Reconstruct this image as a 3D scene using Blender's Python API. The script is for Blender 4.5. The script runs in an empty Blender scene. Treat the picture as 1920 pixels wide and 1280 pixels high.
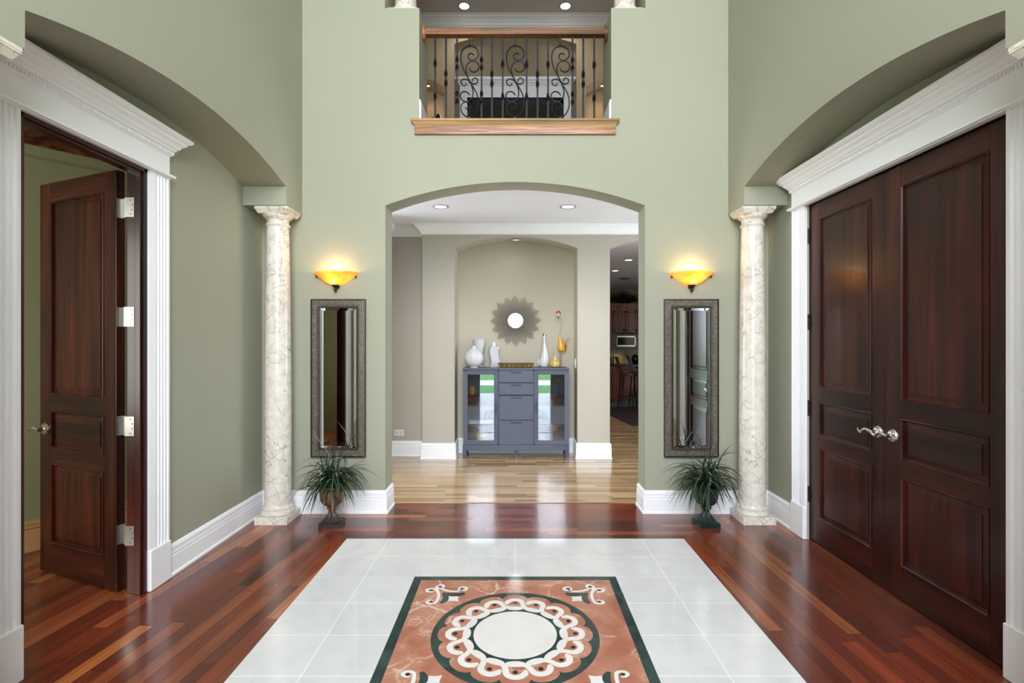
import bpy, bmesh, math, random
from math import sin, cos, pi, radians
from mathutils import Vector
random.seed(7)
C = bpy.context.scene.collection
S = bpy.context.scene
CH = 1.43                      # camera height

# ---------------------------------------------------------------- camera
cd = bpy.data.cameras.new('camera'); cam = bpy.data.objects.new('camera', cd); C.objects.link(cam)
cam.location = (0, 0, CH); cam.rotation_euler = (pi/2, 0, 0)
cd.sensor_width = 36; cd.lens = 18; cd.shift_x = -6/1920; cd.clip_start = .05; cd.clip_end = 200
S.camera = cam
# ---------------------------------------------------------------- view + world
S.view_settings.view_transform = 'Standard'; S.view_settings.look = 'None'
S.view_settings.exposure = 0.0; S.view_settings.gamma = 1; S.view_settings.use_curve_mapping = False
W = bpy.data.worlds.new('sky'); S.world = W; W.use_nodes = True
bg = W.node_tree.nodes['Background']; bg.inputs[0].default_value = (.80, .90, 1, 1); bg.inputs[1].default_value = 8.0

def area(name, loc, rot, sx, sy, power, col=(1, 1, 1), spread=180):
    l = bpy.data.lights.new(name, 'AREA'); l.shape = 'RECTANGLE'; l.size = sx; l.size_y = sy
    l.energy = power; l.color = col; l.spread = radians(spread)
    o = bpy.data.objects.new(name, l); C.objects.link(o); o.location = loc; o.rotation_euler = rot
    return o
def spot(name, loc, power, col=(1, .85, .66), ang=110, r=.05, rot=(0, 0, 0)):
    l = bpy.data.lights.new(name, 'SPOT'); l.energy = power; l.color = col; l.spot_size = radians(ang); l.spot_blend = .8
    l.shadow_soft_size = r
    o = bpy.data.objects.new(name, l); C.objects.link(o); o.location = loc; o.rotation_euler = rot
    return o
# daylight through the tall window over the front door, the doorway and the side windows of the hall
area('daylight_front_window', (0, -1.45, 4.25), (radians(90), 0, 0), 3.0, 2.8, 300, (.96, .98, 1))
area('daylight_hall_left', (-3.5, 5.35, 1.5), (radians(90), 0, radians(-90)), 1.4, 2.0, 105, (.84, .92, 1))
area('daylight_hall_right', (3.5, 5.35, 1.5), (radians(90), 0, radians(90)), 1.4, 2.0, 90, (.84, .92, 1))
area('daylight_landing', (2.3, 5.9, 5.0), (radians(90), 0, radians(90)), 1.2, 1.2, 8, (1, .95, .88))
area('side_room_fill', (-3.9, .55, 1.6), (radians(90), 0, radians(-18)), 1.0, 1.8, 75, (1, .97, .88))  # fill lamp added to brighten the side room wall; no window there

# ---------------------------------------------------------------- materials
def lin(c):
    return tuple(((v/255)/12.92 if v/255 <= .04045 else ((v/255+.055)/1.055)**2.4) for v in c)+(1,)
MATS = {}
def mat(name, col, rough=.5, metal=0, bump=0, bscale=200, var=0, vscale=3, coat=0, emit=None, es=0, spec=.5):
    if name in MATS: return MATS[name]
    m = bpy.data.materials.new(name); m.use_nodes = True; nt = m.node_tree; N = nt.nodes; L = nt.links
    p = N['Principled BSDF']; MATS[name] = m
    p.inputs['Roughness'].default_value = rough; p.inputs['Metallic'].default_value = metal
    p.inputs['Specular IOR Level'].default_value = spec
    p.inputs['Coat Weight'].default_value = coat; p.inputs['Coat Roughness'].default_value = .08
    c = lin(col); tc = N.new('ShaderNodeTexCoord')
    n = N.new('ShaderNodeTexNoise'); n.inputs['Scale'].default_value = vscale; n.inputs['Detail'].default_value = 4
    L.new(tc.outputs['Object'], n.inputs['Vector'])
    r = N.new('ShaderNodeValToRGB'); v = max(var, .02)
    r.color_ramp.elements[0].position = .3; r.color_ramp.elements[1].position = .7
    r.color_ramp.elements[0].color = tuple(x*(1-v) for x in c[:3])+(1,)
    r.color_ramp.elements[1].color = tuple(min(1, x*(1+v)) for x in c[:3])+(1,)
    L.new(n.outputs['Fac'], r.inputs['Fac']); L.new(r.outputs['Color'], p.inputs['Base Color'])
    if bump:
        b = N.new('ShaderNodeTexNoise'); b.inputs['Scale'].default_value = bscale
        L.new(tc.outputs['Object'], b.inputs['Vector'])
        bp = N.new('ShaderNodeBump'); bp.inputs['Strength'].default_value = bump; bp.inputs['Distance'].default_value = .002
        L.new(b.outputs['Fac'], bp.inputs['Height']); L.new(bp.outputs['Normal'], p.inputs['Normal'])
    if emit: p.inputs['Emission Color'].default_value = lin(emit); p.inputs['Emission Strength'].default_value = es
    return m

def nd(N, t, **kw):
    n = N.new(t)
    for k, v in kw.items(): setattr(n, k, v)
    return n
def mth(N, L, op, a, b=None):
    n = N.new('ShaderNodeMath'); n.operation = op
    for i, x in enumerate((a, b)):
        if x is None: continue
        if isinstance(x, (int, float)): n.inputs[i].default_value = x
        else: L.new(x, n.inputs[i])
    return n.outputs[0]
def ramp(N, L, fac, stops, const=False):
    r = N.new('ShaderNodeValToRGB'); e = r.color_ramp
    if const: e.interpolation = 'CONSTANT'
    while len(e.elements) < len(stops): e.elements.new(.5)
    for i, (p, c) in enumerate(stops): e.elements[i].position = p; e.elements[i].color = lin(c)
    L.new(fac, r.inputs['Fac']); return r.outputs['Color']
def mixc(N, L, fac, a, b, mode='MIX'):
    m = N.new('ShaderNodeMix'); m.data_type = 'RGBA'; m.blend_type = mode
    if isinstance(fac, (int, float)): m.inputs[0].default_value = fac
    else: L.new(fac, m.inputs[0])
    for i, x in ((6, a), (7, b)):
        if isinstance(x, tuple): m.inputs[i].default_value = x
        else: L.new(x, m.inputs[i])
    return m.outputs[2]

def plank(name, stops, width, length, along='Y', angle=0, rough=.26, coat=.5, gap=.5, grain=.3, seed=0, bumpy=.15):
    m = bpy.data.materials.new(name); m.use_nodes = True; nt = m.node_tree; N = nt.nodes; L = nt.links
    p = N['Principled BSDF']; p.inputs['Roughness'].default_value = rough
    p.inputs['Coat Weight'].default_value = coat; p.inputs['Coat Roughness'].default_value = .13
    tc = N.new('ShaderNodeTexCoord'); mp = N.new('ShaderNodeMapping'); mp.inputs['Rotation'].default_value = (0, 0, radians(angle))
    L.new(tc.outputs['Object'], mp.inputs['Vector']); sp = N.new('ShaderNodeSeparateXYZ'); L.new(mp.outputs[0], sp.inputs[0])
    u, v = (sp.outputs['Y'], sp.outputs['X']) if along == 'Y' else (sp.outputs['X'], sp.outputs['Y'])
    vs = mth(N, L, 'DIVIDE', mth(N, L, 'ADD', v, 20+seed), width); row = mth(N, L, 'FLOOR', vs)
    w1 = nd(N, 'ShaderNodeTexWhiteNoise', noise_dimensions='1D'); L.new(row, w1.inputs['W'])
    off = mth(N, L, 'MULTIPLY', w1.outputs['Value'], length*7)
    ln = mth(N, L, 'ADD', mth(N, L, 'MULTIPLY', w1.outputs['Value'], length*.6), length*.6)
    us = mth(N, L, 'DIVIDE', mth(N, L, 'ADD', mth(N, L, 'ADD', u, 30), off), ln); seg = mth(N, L, 'FLOOR', us)
    cv = N.new('ShaderNodeCombineXYZ'); L.new(row, cv.inputs[0]); L.new(seg, cv.inputs[1])
    w2 = nd(N, 'ShaderNodeTexWhiteNoise', noise_dimensions='3D'); L.new(cv.outputs[0], w2.inputs['Vector'])
    col = ramp(N, L, w2.outputs['Value'], stops)
    gv = N.new('ShaderNodeCombineXYZ'); L.new(mth(N, L, 'MULTIPLY', u, 2.2), gv.inputs[0])
    L.new(mth(N, L, 'MULTIPLY', v, 45), gv.inputs[1]); L.new(w2.outputs['Value'], gv.inputs[2])
    g = N.new('ShaderNodeTexNoise'); g.inputs['Scale'].default_value = 1.0; g.inputs['Detail'].default_value = 6
    L.new(gv.outputs[0], g.inputs['Vector'])
    gr = N.new('ShaderNodeMapRange'); L.new(g.outputs['Fac'], gr.inputs[0]); gr.inputs[1].default_value = .3; gr.inputs[2].default_value = .7
    gr.inputs[3].default_value = 1-grain; gr.inputs[4].default_value = 1+grain*.6
    fr = mth(N, L, 'FRACT', vs); fu = mth(N, L, 'FRACT', us)
    e = mth(N, L, 'MINIMUM', mth(N, L, 'MINIMUM', fr, mth(N, L, 'SUBTRACT', 1, fr)), mth(N, L, 'MULTIPLY', mth(N, L, 'MINIMUM', fu, mth(N, L, 'SUBTRACT', 1, fu)), 8))
    gp = N.new('ShaderNodeMapRange'); L.new(e, gp.inputs[0]); gp.inputs[1].default_value = .0; gp.inputs[2].default_value = .035
    gp.inputs[3].default_value = 1-gap; gp.inputs[4].default_value = 1
    sc = N.new('ShaderNodeSeparateColor'); L.new(w2.outputs['Color'], sc.inputs[0])
    f = mth(N, L, 'MULTIPLY', mth(N, L, 'MULTIPLY', gr.outputs[0], gp.outputs[0]), mth(N, L, 'ADD', mth(N, L, 'MULTIPLY', sc.outputs[1], .45), .74))
    cb = N.new('ShaderNodeCombineColor');
    for i in range(3): L.new(f, cb.inputs[i])
    L.new(mixc(N, L, 1.0, col, cb.outputs[0], 'MULTIPLY'), p.inputs['Base Color'])
    wv = N.new('ShaderNodeTexNoise'); wv.inputs['Scale'].default_value = 5; L.new(tc.outputs['Object'], wv.inputs['Vector'])
    bp = N.new('ShaderNodeBump'); bp.inputs['Strength'].default_value = bumpy; bp.inputs['Distance'].default_value = .004
    hh = mth(N, L, 'ADD', mth(N, L, 'MULTIPLY', w2.outputs['Value'], .15), wv.outputs['Fac'])
    L.new(hh, bp.inputs['Height']); L.new(bp.outputs['Normal'], p.inputs['Normal'])
    return m

def woodm(name, c1, c2, c3, axis='Z', rough=.3, coat=.3, scale=1.0, board=.14):
    # straight grained wood; axis = grain direction
    m = bpy.data.materials.new(name); m.use_nodes = True; nt = m.node_tree; N = nt.nodes; L = nt.links
    p = N['Principled BSDF']; p.inputs['Roughness'].default_value = rough
    p.inputs['Specular IOR Level'].default_value = .3
    p.inputs['Coat Weight'].default_value = coat; p.inputs['Coat Roughness'].default_value = .15
    tc = N.new('ShaderNodeTexCoord'); mp = N.new('ShaderNodeMapping')
    s = {'X': (1.2, 26, 26), 'Y': (26, 1.2, 26), 'Z': (26, 26, 1.2)}[axis]
    mp.inputs['Scale'].default_value = tuple(v*scale for v in s); L.new(tc.outputs['Object'], mp.inputs['Vector'])
    n = N.new('ShaderNodeTexNoise'); n.inputs['Scale'].default_value = 1; n.inputs['Detail'].default_value = 7; n.inputs['Distortion'].default_value = .6
    L.new(mp.outputs[0], n.inputs['Vector'])
    col = ramp(N, L, n.outputs['Fac'], [(.3, c1), (.5, c2), (.72, c3)])
    mp2 = N.new('ShaderNodeMapping'); s2 = {'X': (.5, 1/board, 1/board), 'Y': (1/board, .5, 1/board), 'Z': (1/board, 1/board, .5)}[axis]
    mp2.inputs['Scale'].default_value = s2; L.new(tc.outputs['Object'], mp2.inputs['Vector'])
    n2 = N.new('ShaderNodeTexNoise'); n2.inputs['Scale'].default_value = 1; L.new(mp2.outputs[0], n2.inputs['Vector'])
    k = ramp(N, L, n2.outputs['Fac'], [(.35, (140, 140, 140)), (.65, (255, 255, 255))])
    L.new(mixc(N, L, 1.0, col, k, 'MULTIPLY'), p.inputs['Base Color'])
    return m

def marble(name, base, base2, vein, vein2, scale=6, width=.03, rough=.15, mask=.5, dens=1.0):
    m = bpy.data.materials.new(name); m.use_nodes = True; nt = m.node_tree; N = nt.nodes; L = nt.links
    p = N['Principled BSDF']; p.inputs['Roughness'].default_value = rough
    tc = N.new('ShaderNodeTexCoord'); d = N.new('ShaderNodeTexNoise'); d.inputs['Scale'].default_value = scale*.8; d.inputs['Detail'].default_value = 5
    L.new(tc.outputs['Object'], d.inputs['Vector'])
    vm = N.new('ShaderNodeVectorMath'); vm.operation = 'MULTIPLY_ADD'; L.new(d.outputs['Color'], vm.inputs[0])
    vm.inputs[1].default_value = (.35/scale*3,)*3; L.new(tc.outputs['Object'], vm.inputs[2])
    vo = nd(N, 'ShaderNodeTexVoronoi', feature='DISTANCE_TO_EDGE'); vo.inputs['Scale'].default_value = scale; L.new(vm.outputs[0], vo.inputs['Vector'])
    mk = N.new('ShaderNodeTexNoise'); mk.inputs['Scale'].default_value = scale*.7; mk.inputs['Detail'].default_value = 3; L.new(vm.outputs[0], mk.inputs['Vector'])
    a = N.new('ShaderNodeMapRange'); L.new(vo.outputs['Distance'], a.inputs[0]); a.inputs[1].default_value = 0; a.inputs[2].default_value = width
    a.inputs[3].default_value = 1; a.inputs[4].default_value = 0
    b = N.new('ShaderNodeMapRange'); L.new(mk.outputs['Fac'], b.inputs[0]); b.inputs[1].default_value = mask; b.inputs[2].default_value = mask+.12
    f = mth(N, L, 'MULTIPLY', mth(N, L, 'MULTIPLY', a.outputs[0], b.outputs[0]), dens)
    n3 = N.new('ShaderNodeTexNoise'); n3.inputs['Scale'].default_value = scale*1.3; n3.inputs['Detail'].default_value = 6; L.new(vm.outputs[0], n3.inputs['Vector'])
    col = ramp(N, L, n3.outputs['Fac'], [(.35, base2), (.6, base)])
    vo2 = nd(N, 'ShaderNodeTexVoronoi', feature='DISTANCE_TO_EDGE'); vo2.inputs['Scale'].default_value = scale*2.3; L.new(vm.outputs[0], vo2.inputs['Vector'])
    a2 = N.new('ShaderNodeMapRange'); L.new(vo2.outputs['Distance'], a2.inputs[0]); a2.inputs[2].default_value = width*1.4; a2.inputs[3].default_value = .6*dens; a2.inputs[4].default_value = 0
    b2 = N.new('ShaderNodeMapRange'); L.new(n3.outputs['Fac'], b2.inputs[0]); b2.inputs[1].default_value = .5; b2.inputs[2].default_value = .62
    c2 = mixc(N, L, mth(N, L, 'MULTIPLY', a2.outputs[0], b2.outputs[0]), col, lin(vein2))
    L.new(mixc(N, L, f, c2, lin(vein)), p.inputs['Base Color'])
    return m

SAGE = mat('sage_paint', (157, 157, 139), .75, var=.015, vscale=1)
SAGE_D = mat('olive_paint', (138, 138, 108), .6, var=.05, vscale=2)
HALLP = mat('beige_paint', (179, 172, 161), .75, var=.015, vscale=1)
NICHEP = mat('niche_paint', (186, 178, 160), .75, var=.015, vscale=1)
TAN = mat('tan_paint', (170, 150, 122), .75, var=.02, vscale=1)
WHITE = mat('white_trim_paint', (242, 242, 246), .35, var=.01)
CEIL = mat('ceiling_paint', (226, 226, 228), .8, var=.01)
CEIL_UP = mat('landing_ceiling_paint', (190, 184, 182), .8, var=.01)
CHST = [(0, (48, 24, 17)), (.1, (112, 46, 26)), (.24, (134, 60, 36)), (.34, (96, 38, 24)), (.48, (120, 50, 30)), (.56, (146, 78, 46)), (.66, (108, 44, 28)), (.78, (88, 34, 22)), (.86, (142, 70, 40)), (.93, (172, 100, 52)), (.97, (110, 46, 28)), (1, (52, 32, 24))]
FL_L = plank('cherry_planks_left', CHST, .074, 1.15, 'Y', 5.5, seed=3)
FL_R = plank('cherry_planks_right', CHST, .074, 1.15, 'Y', -2, seed=9)
FL_B = plank('cherry_planks_across', CHST, .074, 1.0, 'X', 0, seed=5)
FL_O = plank('oak_planks', [(0, (150, 118, 84)), (.3, (176, 145, 108)), (.6, (188, 158, 120)), (.85, (166, 134, 98)), (1, (140, 108, 76))], .058, .9, 'X', 0, seed=1, gap=.2, grain=.12, rough=.2, bumpy=.25)
MAH_V = woodm('mahogany_upright_grain', (46, 13, 8), (64, 22, 13), (86, 33, 20), 'Z', .30, .10)
MAH_H = woodm('mahogany_level_grain', (46, 13, 8), (62, 21, 13), (88, 34, 20), 'X', .30, .10)
MAH_Y = woodm('mahogany_level_grain_deep', (40, 13, 9), (64, 23, 15), (86, 35, 22), 'Y', .30, .10)
OAK_H = woodm('oak_rail_grain', (132, 80, 50), (176, 118, 80), (205, 150, 108), 'X', .35, .3, scale=1.4)
OAK_L = woodm('oak_cap_grain', (190, 145, 95), (214, 172, 120), (228, 190, 140), 'X', .4, .2)
KIT = woodm('kitchen_cabinet_wood', (96, 40, 16), (150, 70, 32), (176, 88, 44), 'Z', .35, .2)
COLM = marble('cream_column_marble', (226, 219, 208), (208, 198, 186), (112, 98, 86), (178, 162, 146), 13, .024, .18, .44)
TILE_C = (228, 228, 231)
REDM = marble('red_marble', (192, 134, 112), (172, 106, 84), (236, 214, 200), (224, 196, 180), 5, .045, .12, .5, .85)
GREENM = marble('green_marble', (40, 68, 66), (24, 46, 46), (66, 98, 90), (44, 70, 66), 6, .06, .12, .5, .55)
WHITEM = marble('white_marble', (236, 233, 233), (230, 226, 226), (214, 208, 205), (242, 240, 240), 4, .03, .12, .55, .4)
BLACKM = mat('dark_marble', (26, 34, 36), .15)
NICKEL = mat('satin_nickel', (205, 200, 192), .22, 1)
STEEL = mat('hinge_steel', (158, 156, 150), .3, .85)
BRONZE = mat('dark_bronze', (56, 40, 32), .4, .6)
IRON = mat('wrought_iron', (20, 24, 31), .5, .5, bump=.2)
PEWTER = mat('antique_pewter', (146, 139, 128), .36, .7, var=.35, vscale=60)
PEWTER_D = mat('antique_pewter_edge', (66, 54, 44), .45, .5, var=.2, vscale=20)
MIRR = mat('mirror_glass', (232, 236, 236), .01, 1)
CERW = mat('white_ceramic', (200, 200, 204), .2, var=.01)
SLATE = mat('slate_blue_lacquer', (74, 78, 96), .35, var=.03)
SLATE_D = mat('slate_blue_recess', (40, 43, 58), .5)
SLATE_I = mat('slate_interior', (70, 78, 98), .6)
PLAST = mat('white_plastic', (230, 230, 230), .4)

def tile_mat():
    m = marble('cream_floor_tile', TILE_C, (221, 221, 224), (182, 176, 174), (240, 240, 238), 5, .02, .09, .58, .5)
    nt = m.node_tree; N = nt.nodes; L = nt.links; p = N['Principled BSDF']
    src = p.inputs['Base Color'].links[0].from_socket
    tc = N.new('ShaderNodeTexCoord'); sp = N.new('ShaderNodeSeparateXYZ'); L.new(tc.outputs['Object'], sp.inputs[0])
    y = mth(N, L, 'DIVIDE', mth(N, L, 'SUBTRACT', sp.outputs['Y'], 3.71-.305*20), .305)
    fy = mth(N, L, 'FRACT', y); ey = mth(N, L, 'MINIMUM', fy, mth(N, L, 'SUBTRACT', 1, fy))
    x = mth(N, L, 'DIVIDE', mth(N, L, 'ADD', sp.outputs['X'], .915*10), .915)
    fx = mth(N, L, 'FRACT', x); ex = mth(N, L, 'MULTIPLY', mth(N, L, 'MINIMUM', fx, mth(N, L, 'SUBTRACT', 1, fx)), 3)
    x2 = mth(N, L, 'DIVIDE', mth(N, L, 'ADD', sp.outputs['X'], .305*30), .305)
    fx2 = mth(N, L, 'FRACT', x2); ex2 = mth(N, L, 'MINIMUM', fx2, mth(N, L, 'SUBTRACT', 1, fx2))
    e = mth(N, L, 'MINIMUM', ey, ex); g = mth(N, L, 'LESS_THAN', e, .006)
    g2 = mth(N, L, 'MULTIPLY', mth(N, L, 'LESS_THAN', ex2, .005), .3)
    # each tile a hair lighter or darker
    cv = N.new('ShaderNodeCombineXYZ'); L.new(mth(N, L, 'FLOOR', x2), cv.inputs[0]); L.new(mth(N, L, 'FLOOR', y), cv.inputs[1])
    wn = nd(N, 'ShaderNodeTexWhiteNoise', noise_dimensions='3D'); L.new(cv.outputs[0], wn.inputs['Vector'])
    k = ramp(N, L, wn.outputs['Value'], [(0, (247, 247, 247)), (1, (255, 255, 255))])
    c1 = mixc(N, L, 1.0, src, k, 'MULTIPLY')
    c2 = mixc(N, L, mth(N, L, 'MAXIMUM', g, g2), c1, lin((255, 255, 255)))
    L.new(c2, p.inputs['Base Color'])
    return m
TILE = tile_mat()

def glass_mat(name, tint=(1, 1, 1, 1), refl=.5):
    m = bpy.data.materials.new(name); m.use_nodes = True; N = m.node_tree.nodes; L = m.node_tree.links
    N.remove(N['Principled BSDF']); out = N['Material Output']
    t = N.new('ShaderNodeBsdfTransparent'); t.inputs[0].default_value = tint
    g = N.new('ShaderNodeBsdfGlossy'); g.inputs['Roughness'].default_value = .005
    fr = N.new('ShaderNodeFresnel'); fr.inputs['IOR'].default_value = 1.5
    mx = N.new('ShaderNodeMixShader'); L.new(mth(N, L, 'MINIMUM', mth(N, L, 'ADD', mth(N, L, 'MULTIPLY', fr.outputs[0], 1), refl), 1.0), mx.inputs[0])
    L.new(t.outputs[0], mx.inputs[1]); L.new(g.outputs[0], mx.inputs[2]); L.new(mx.outputs[0], out.inputs[0])
    return m
CABGLASS = glass_mat('cabinet_door_glass', (.85, .9, .95, 1), .13)
CLEAR = glass_mat('window_glass', (.97, .98, 1, 1), .02)
TVG = mat('dark_screen_glass', (40, 42, 34), .08, spec=.8)

def amber():
    m = bpy.data.materials.new('amber_shade_glass'); m.use_nodes = True; N = m.node_tree.nodes; L = m.node_tree.links
    p = N['Principled BSDF']; out = N['Material Output']
    n = N.new('ShaderNodeTexNoise'); n.inputs['Scale'].default_value = 9; tc = N.new('ShaderNodeTexCoord'); L.new(tc.outputs['Object'], n.inputs['Vector'])
    c = ramp(N, L, n.outputs['Fac'], [(.35, (248, 186, 84)), (.65, (255, 214, 130))])
    p.inputs['Roughness'].default_value = .2; L.new(c, p.inputs['Base Color'])
    L.new(c, p.inputs['Emission Color']); p.inputs['Emission Strength'].default_value = .45
    t = N.new('ShaderNodeBsdfTranslucent'); L.new(c, t.inputs[0])
    mx = N.new('ShaderNodeMixShader'); mx.inputs[0].default_value = .6
    L.new(p.outputs[0], mx.inputs[1]); L.new(t.outputs[0], mx.inputs[2]); L.new(mx.outputs[0], out.inputs[0])
    return m
AMBER = amber()
BULB = mat('glowing_bulb', (255, 240, 210), .5, emit=(255, 226, 170), es=30)
DLITE = mat('downlight_glow', (255, 250, 240), .5, emit=(255, 246, 232), es=5)
DLITE_DIM = mat('niche_downlight_glow', (255, 250, 240), .5, emit=(255, 246, 232), es=.5)
DLWARM = mat('warm_downlight_glow', (255, 240, 210), .5, emit=(255, 220, 170), es=6)

# ---------------------------------------------------------------- mesh helpers
class MB:
    def __init__(s): s.v = []; s.f = []
    def add(s, vs, fs):
        o = len(s.v); s.v += [tuple(v) for v in vs]; s.f += [tuple(i+o for i in f) for f in fs]; return s
    def box(s, x0, x1, y0, y1, z0, z1):
        return s.frus(x0, x1, y0, y1, z0, x0, x1, y0, y1, z1)
    def frus(s, a0, a1, b0, b1, z0, c0, c1, d0, d1, z1):
        return s.add([(a0, b0, z0), (a1, b0, z0), (a1, b1, z0), (a0, b1, z0), (c0, d0, z1), (c1, d0, z1), (c1, d1, z1), (c0, d1, z1)],
                     [(3, 2, 1, 0), (4, 5, 6, 7), (0, 1, 5, 4), (1, 2, 6, 5), (2, 3, 7, 6), (3, 0, 4, 7)])
    def prism(s, poly, axis, a, b):
        # poly in the two remaining axes (in order), extruded from a to b
        n = len(poly)
        def P(p, t): return {'X': (t, p[0], p[1]), 'Y': (p[0], t, p[1]), 'Z': (p[0], p[1], t)}[axis]
        vs = [P(p, a) for p in poly]+[P(p, b) for p in poly]
        return s.add(vs, [tuple(range(n))[::-1], tuple(range(n, 2*n))]+[(i, (i+1) % n, n+(i+1) % n, n+i) for i in range(n)])
    def lathe(s, prof, c=(0, 0, 0), seg=32, axis='Z', flute=None, a0=0, a1=2*pi, sy=1):
        full = abs(a1-a0-2*pi) < 1e-6; m = seg if full else seg+1; vs = []; fs = []
        for (r, z) in prof:
            for i in range(m):
                a = a0+(a1-a0)*i/seg; rr = r
                if flute and flute[2] <= z <= flute[3]: rr = r*(1+flute[1]*cos(flute[0]*a))
                x, y = rr*cos(a), rr*sin(a)*sy
                if axis == 'Z': vs.append((c[0]+x, c[1]+y, c[2]+z))
                elif axis == 'Y': vs.append((c[0]+x, c[1]+z, c[2]+y))
                else: vs.append((c[0]+z, c[1]+x, c[2]+y))
        for j in range(len(prof)-1):
            for i in range(seg):
                k = (i+1) % m if full else i+1
                fs.append((j*m+i, j*m+k, (j+1)*m+k, (j+1)*m+i))
        if full:
            if prof[0][0] > 1e-5: fs.append(tuple(range(m))[::-1])
            if prof[-1][0] > 1e-5: fs.append(tuple(range((len(prof)-1)*m, len(prof)*m)))
        return s.add(vs, fs)
    def tube(s, pts, r, seg=8, cap=True, flat=1.0):
        pts = [Vector(p) for p in pts]; n = len(pts); rs = r if isinstance(r, (list, tuple)) else [r]*n
        T = [(pts[min(i+1, n-1)]-pts[max(i-1, 0)]).normalized() for i in range(n)]
        up = Vector((0, 0, 1)) if abs(T[0].z) < .9 else Vector((1, 0, 0))
        U = (up-T[0]*up.dot(T[0])).normalized(); vs = []; fs = []
        for i in range(n):
            U = (U-T[i]*U.dot(T[i])).normalized(); V = T[i].cross(U)
            for k in range(seg):
                a = 2*pi*k/seg; vs.append(pts[i]+(U*cos(a)+V*sin(a)*flat)*rs[i])
        for i in range(n-1):
            for k in range(seg): fs.append((i*seg+k, i*seg+(k+1) % seg, (i+1)*seg+(k+1) % seg, (i+1)*seg+k))
        if cap: fs += [tuple(range(seg))[::-1], tuple(range((n-1)*seg, n*seg))]
        return s.add(vs, fs)
    def sphere(s, c, r, seg=16, sc=(1, 1, 1)):
        vs = []; fs = []; h = seg//2
        for j in range(h+1):
            t = pi*j/h
            for i in range(seg):
                a = 2*pi*i/seg; vs.append((c[0]+r*sin(t)*cos(a)*sc[0], c[1]+r*sin(t)*sin(a)*sc[1], c[2]+r*cos(t)*sc[2]))
        for j in range(h):
            for i in range(seg): fs.append((j*seg+i, (j+1)*seg+i, (j+1)*seg+(i+1) % seg, j*seg+(i+1) % seg))
        return s.add(vs, fs)
    def build(s, name, m, parent=None, smooth=False, bevel=0, bseg=2, sharp=35):
        me = bpy.data.meshes.new(name); me.from_pydata(s.v, [], s.f)
        bm = bmesh.new(); bm.from_mesh(me); bmesh.ops.remove_doubles(bm, verts=bm.verts, dist=1e-6)
        bmesh.ops.recalc_face_normals(bm, faces=bm.faces)
        big = [f for f in bm.faces if len(f.verts) > 6]
        if big: bmesh.ops.triangulate(bm, faces=big)
        bm.to_mesh(me); bm.free()
        me.materials.append(m)
        if smooth:
            for p in me.polygons: p.use_smooth = True
            try: me.set_sharp_from_angle(angle=radians(sharp))
            except Exception: pass
        o = bpy.data.objects.new(name, me); C.objects.link(o)
        if parent:
            o.parent = parent; w = Vector((0, 0, 0)); q = parent
            while q: w += q.location; q = q.parent
            o.location = -w
        if bevel:
            b = o.modifiers.new('bevel', 'BEVEL'); b.width = bevel; b.segments = bseg; b.limit_method = 'ANGLE'; b.angle_limit = radians(40)
        return o
def box(*a): return MB().box(*a)
def tag(o, label=None, cat=None, group=None, kind=None):
    if label: o['label'] = label
    if cat: o['category'] = cat
    if group: o['group'] = group
    if kind: o['kind'] = kind
    return o
def thing(name, label, cat, loc=(0, 0, 0), group=None, kind=None):
    o = bpy.data.objects.new(name, None); C.objects.link(o); o.location = loc; o.empty_display_size = .05
    return tag(o, label, cat, group, kind)
def struct(name, mb, m, label=None, parent=None, **kw):
    o = mb.build(name, m, parent, **kw)
    if not parent: o['kind'] = 'structure'
    if label: o['label'] = label
    if not parent: o['category'] = name.split('_')[0]
    return o
def sroot(name, label, loc=(0, 0, 0)):
    return thing(name, label, name.split('_')[0], loc, kind='structure')
def dup(root, loc, label=None, rotz=None):
    r = root.copy(); C.objects.link(r); r.location = loc
    if rotz is not None: r.rotation_euler = (0, 0, rotz)
    if label: r['label'] = label
    def kids(a, b):
        for ch in list(a.children):
            if ch == b: continue
            c = ch.copy(); C.objects.link(c); c.parent = b; kids(ch, c)
    for ch in list(root.children):
        c = ch.copy(); C.objects.link(c); c.parent = r; kids(ch, c)
    return r
def arc(x0, x1, z, rise, n=32):
    # points on a flat arch from (x0,z) to (x1,z)
    w = abs(x1-x0)/2; R = (w*w+rise*rise)/(2*rise); cx = (x0+x1)/2; cz = z+rise-R; t = math.asin(w/R)
    sg = 1 if x1 > x0 else -1
    return [(cx+sg*R*sin(-t+2*t*i/n), cz+R*cos(-t+2*t*i/n)) for i in range(n+1)]
def crv(pts, n=6):
    out = []; P = [Vector(p) for p in pts]; P = [P[0]*2-P[1]]+P+[P[-1]*2-P[-2]]
    for i in range(1, len(P)-2):
        a, b, c, d = P[i-1:i+3]
        for k in range(n):
            t = k/n
            out.append(.5*((2*b)+(c-a)*t+(2*a-5*b+4*c-d)*t*t+(3*b-a-3*c+d)*t**3))
    out.append(P[-2]); return out

# ================================================================= the shell
XW, XR = 1.776, 2.11          # face of the upper side walls, face of the recessed walls
YB = 4.27
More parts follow.
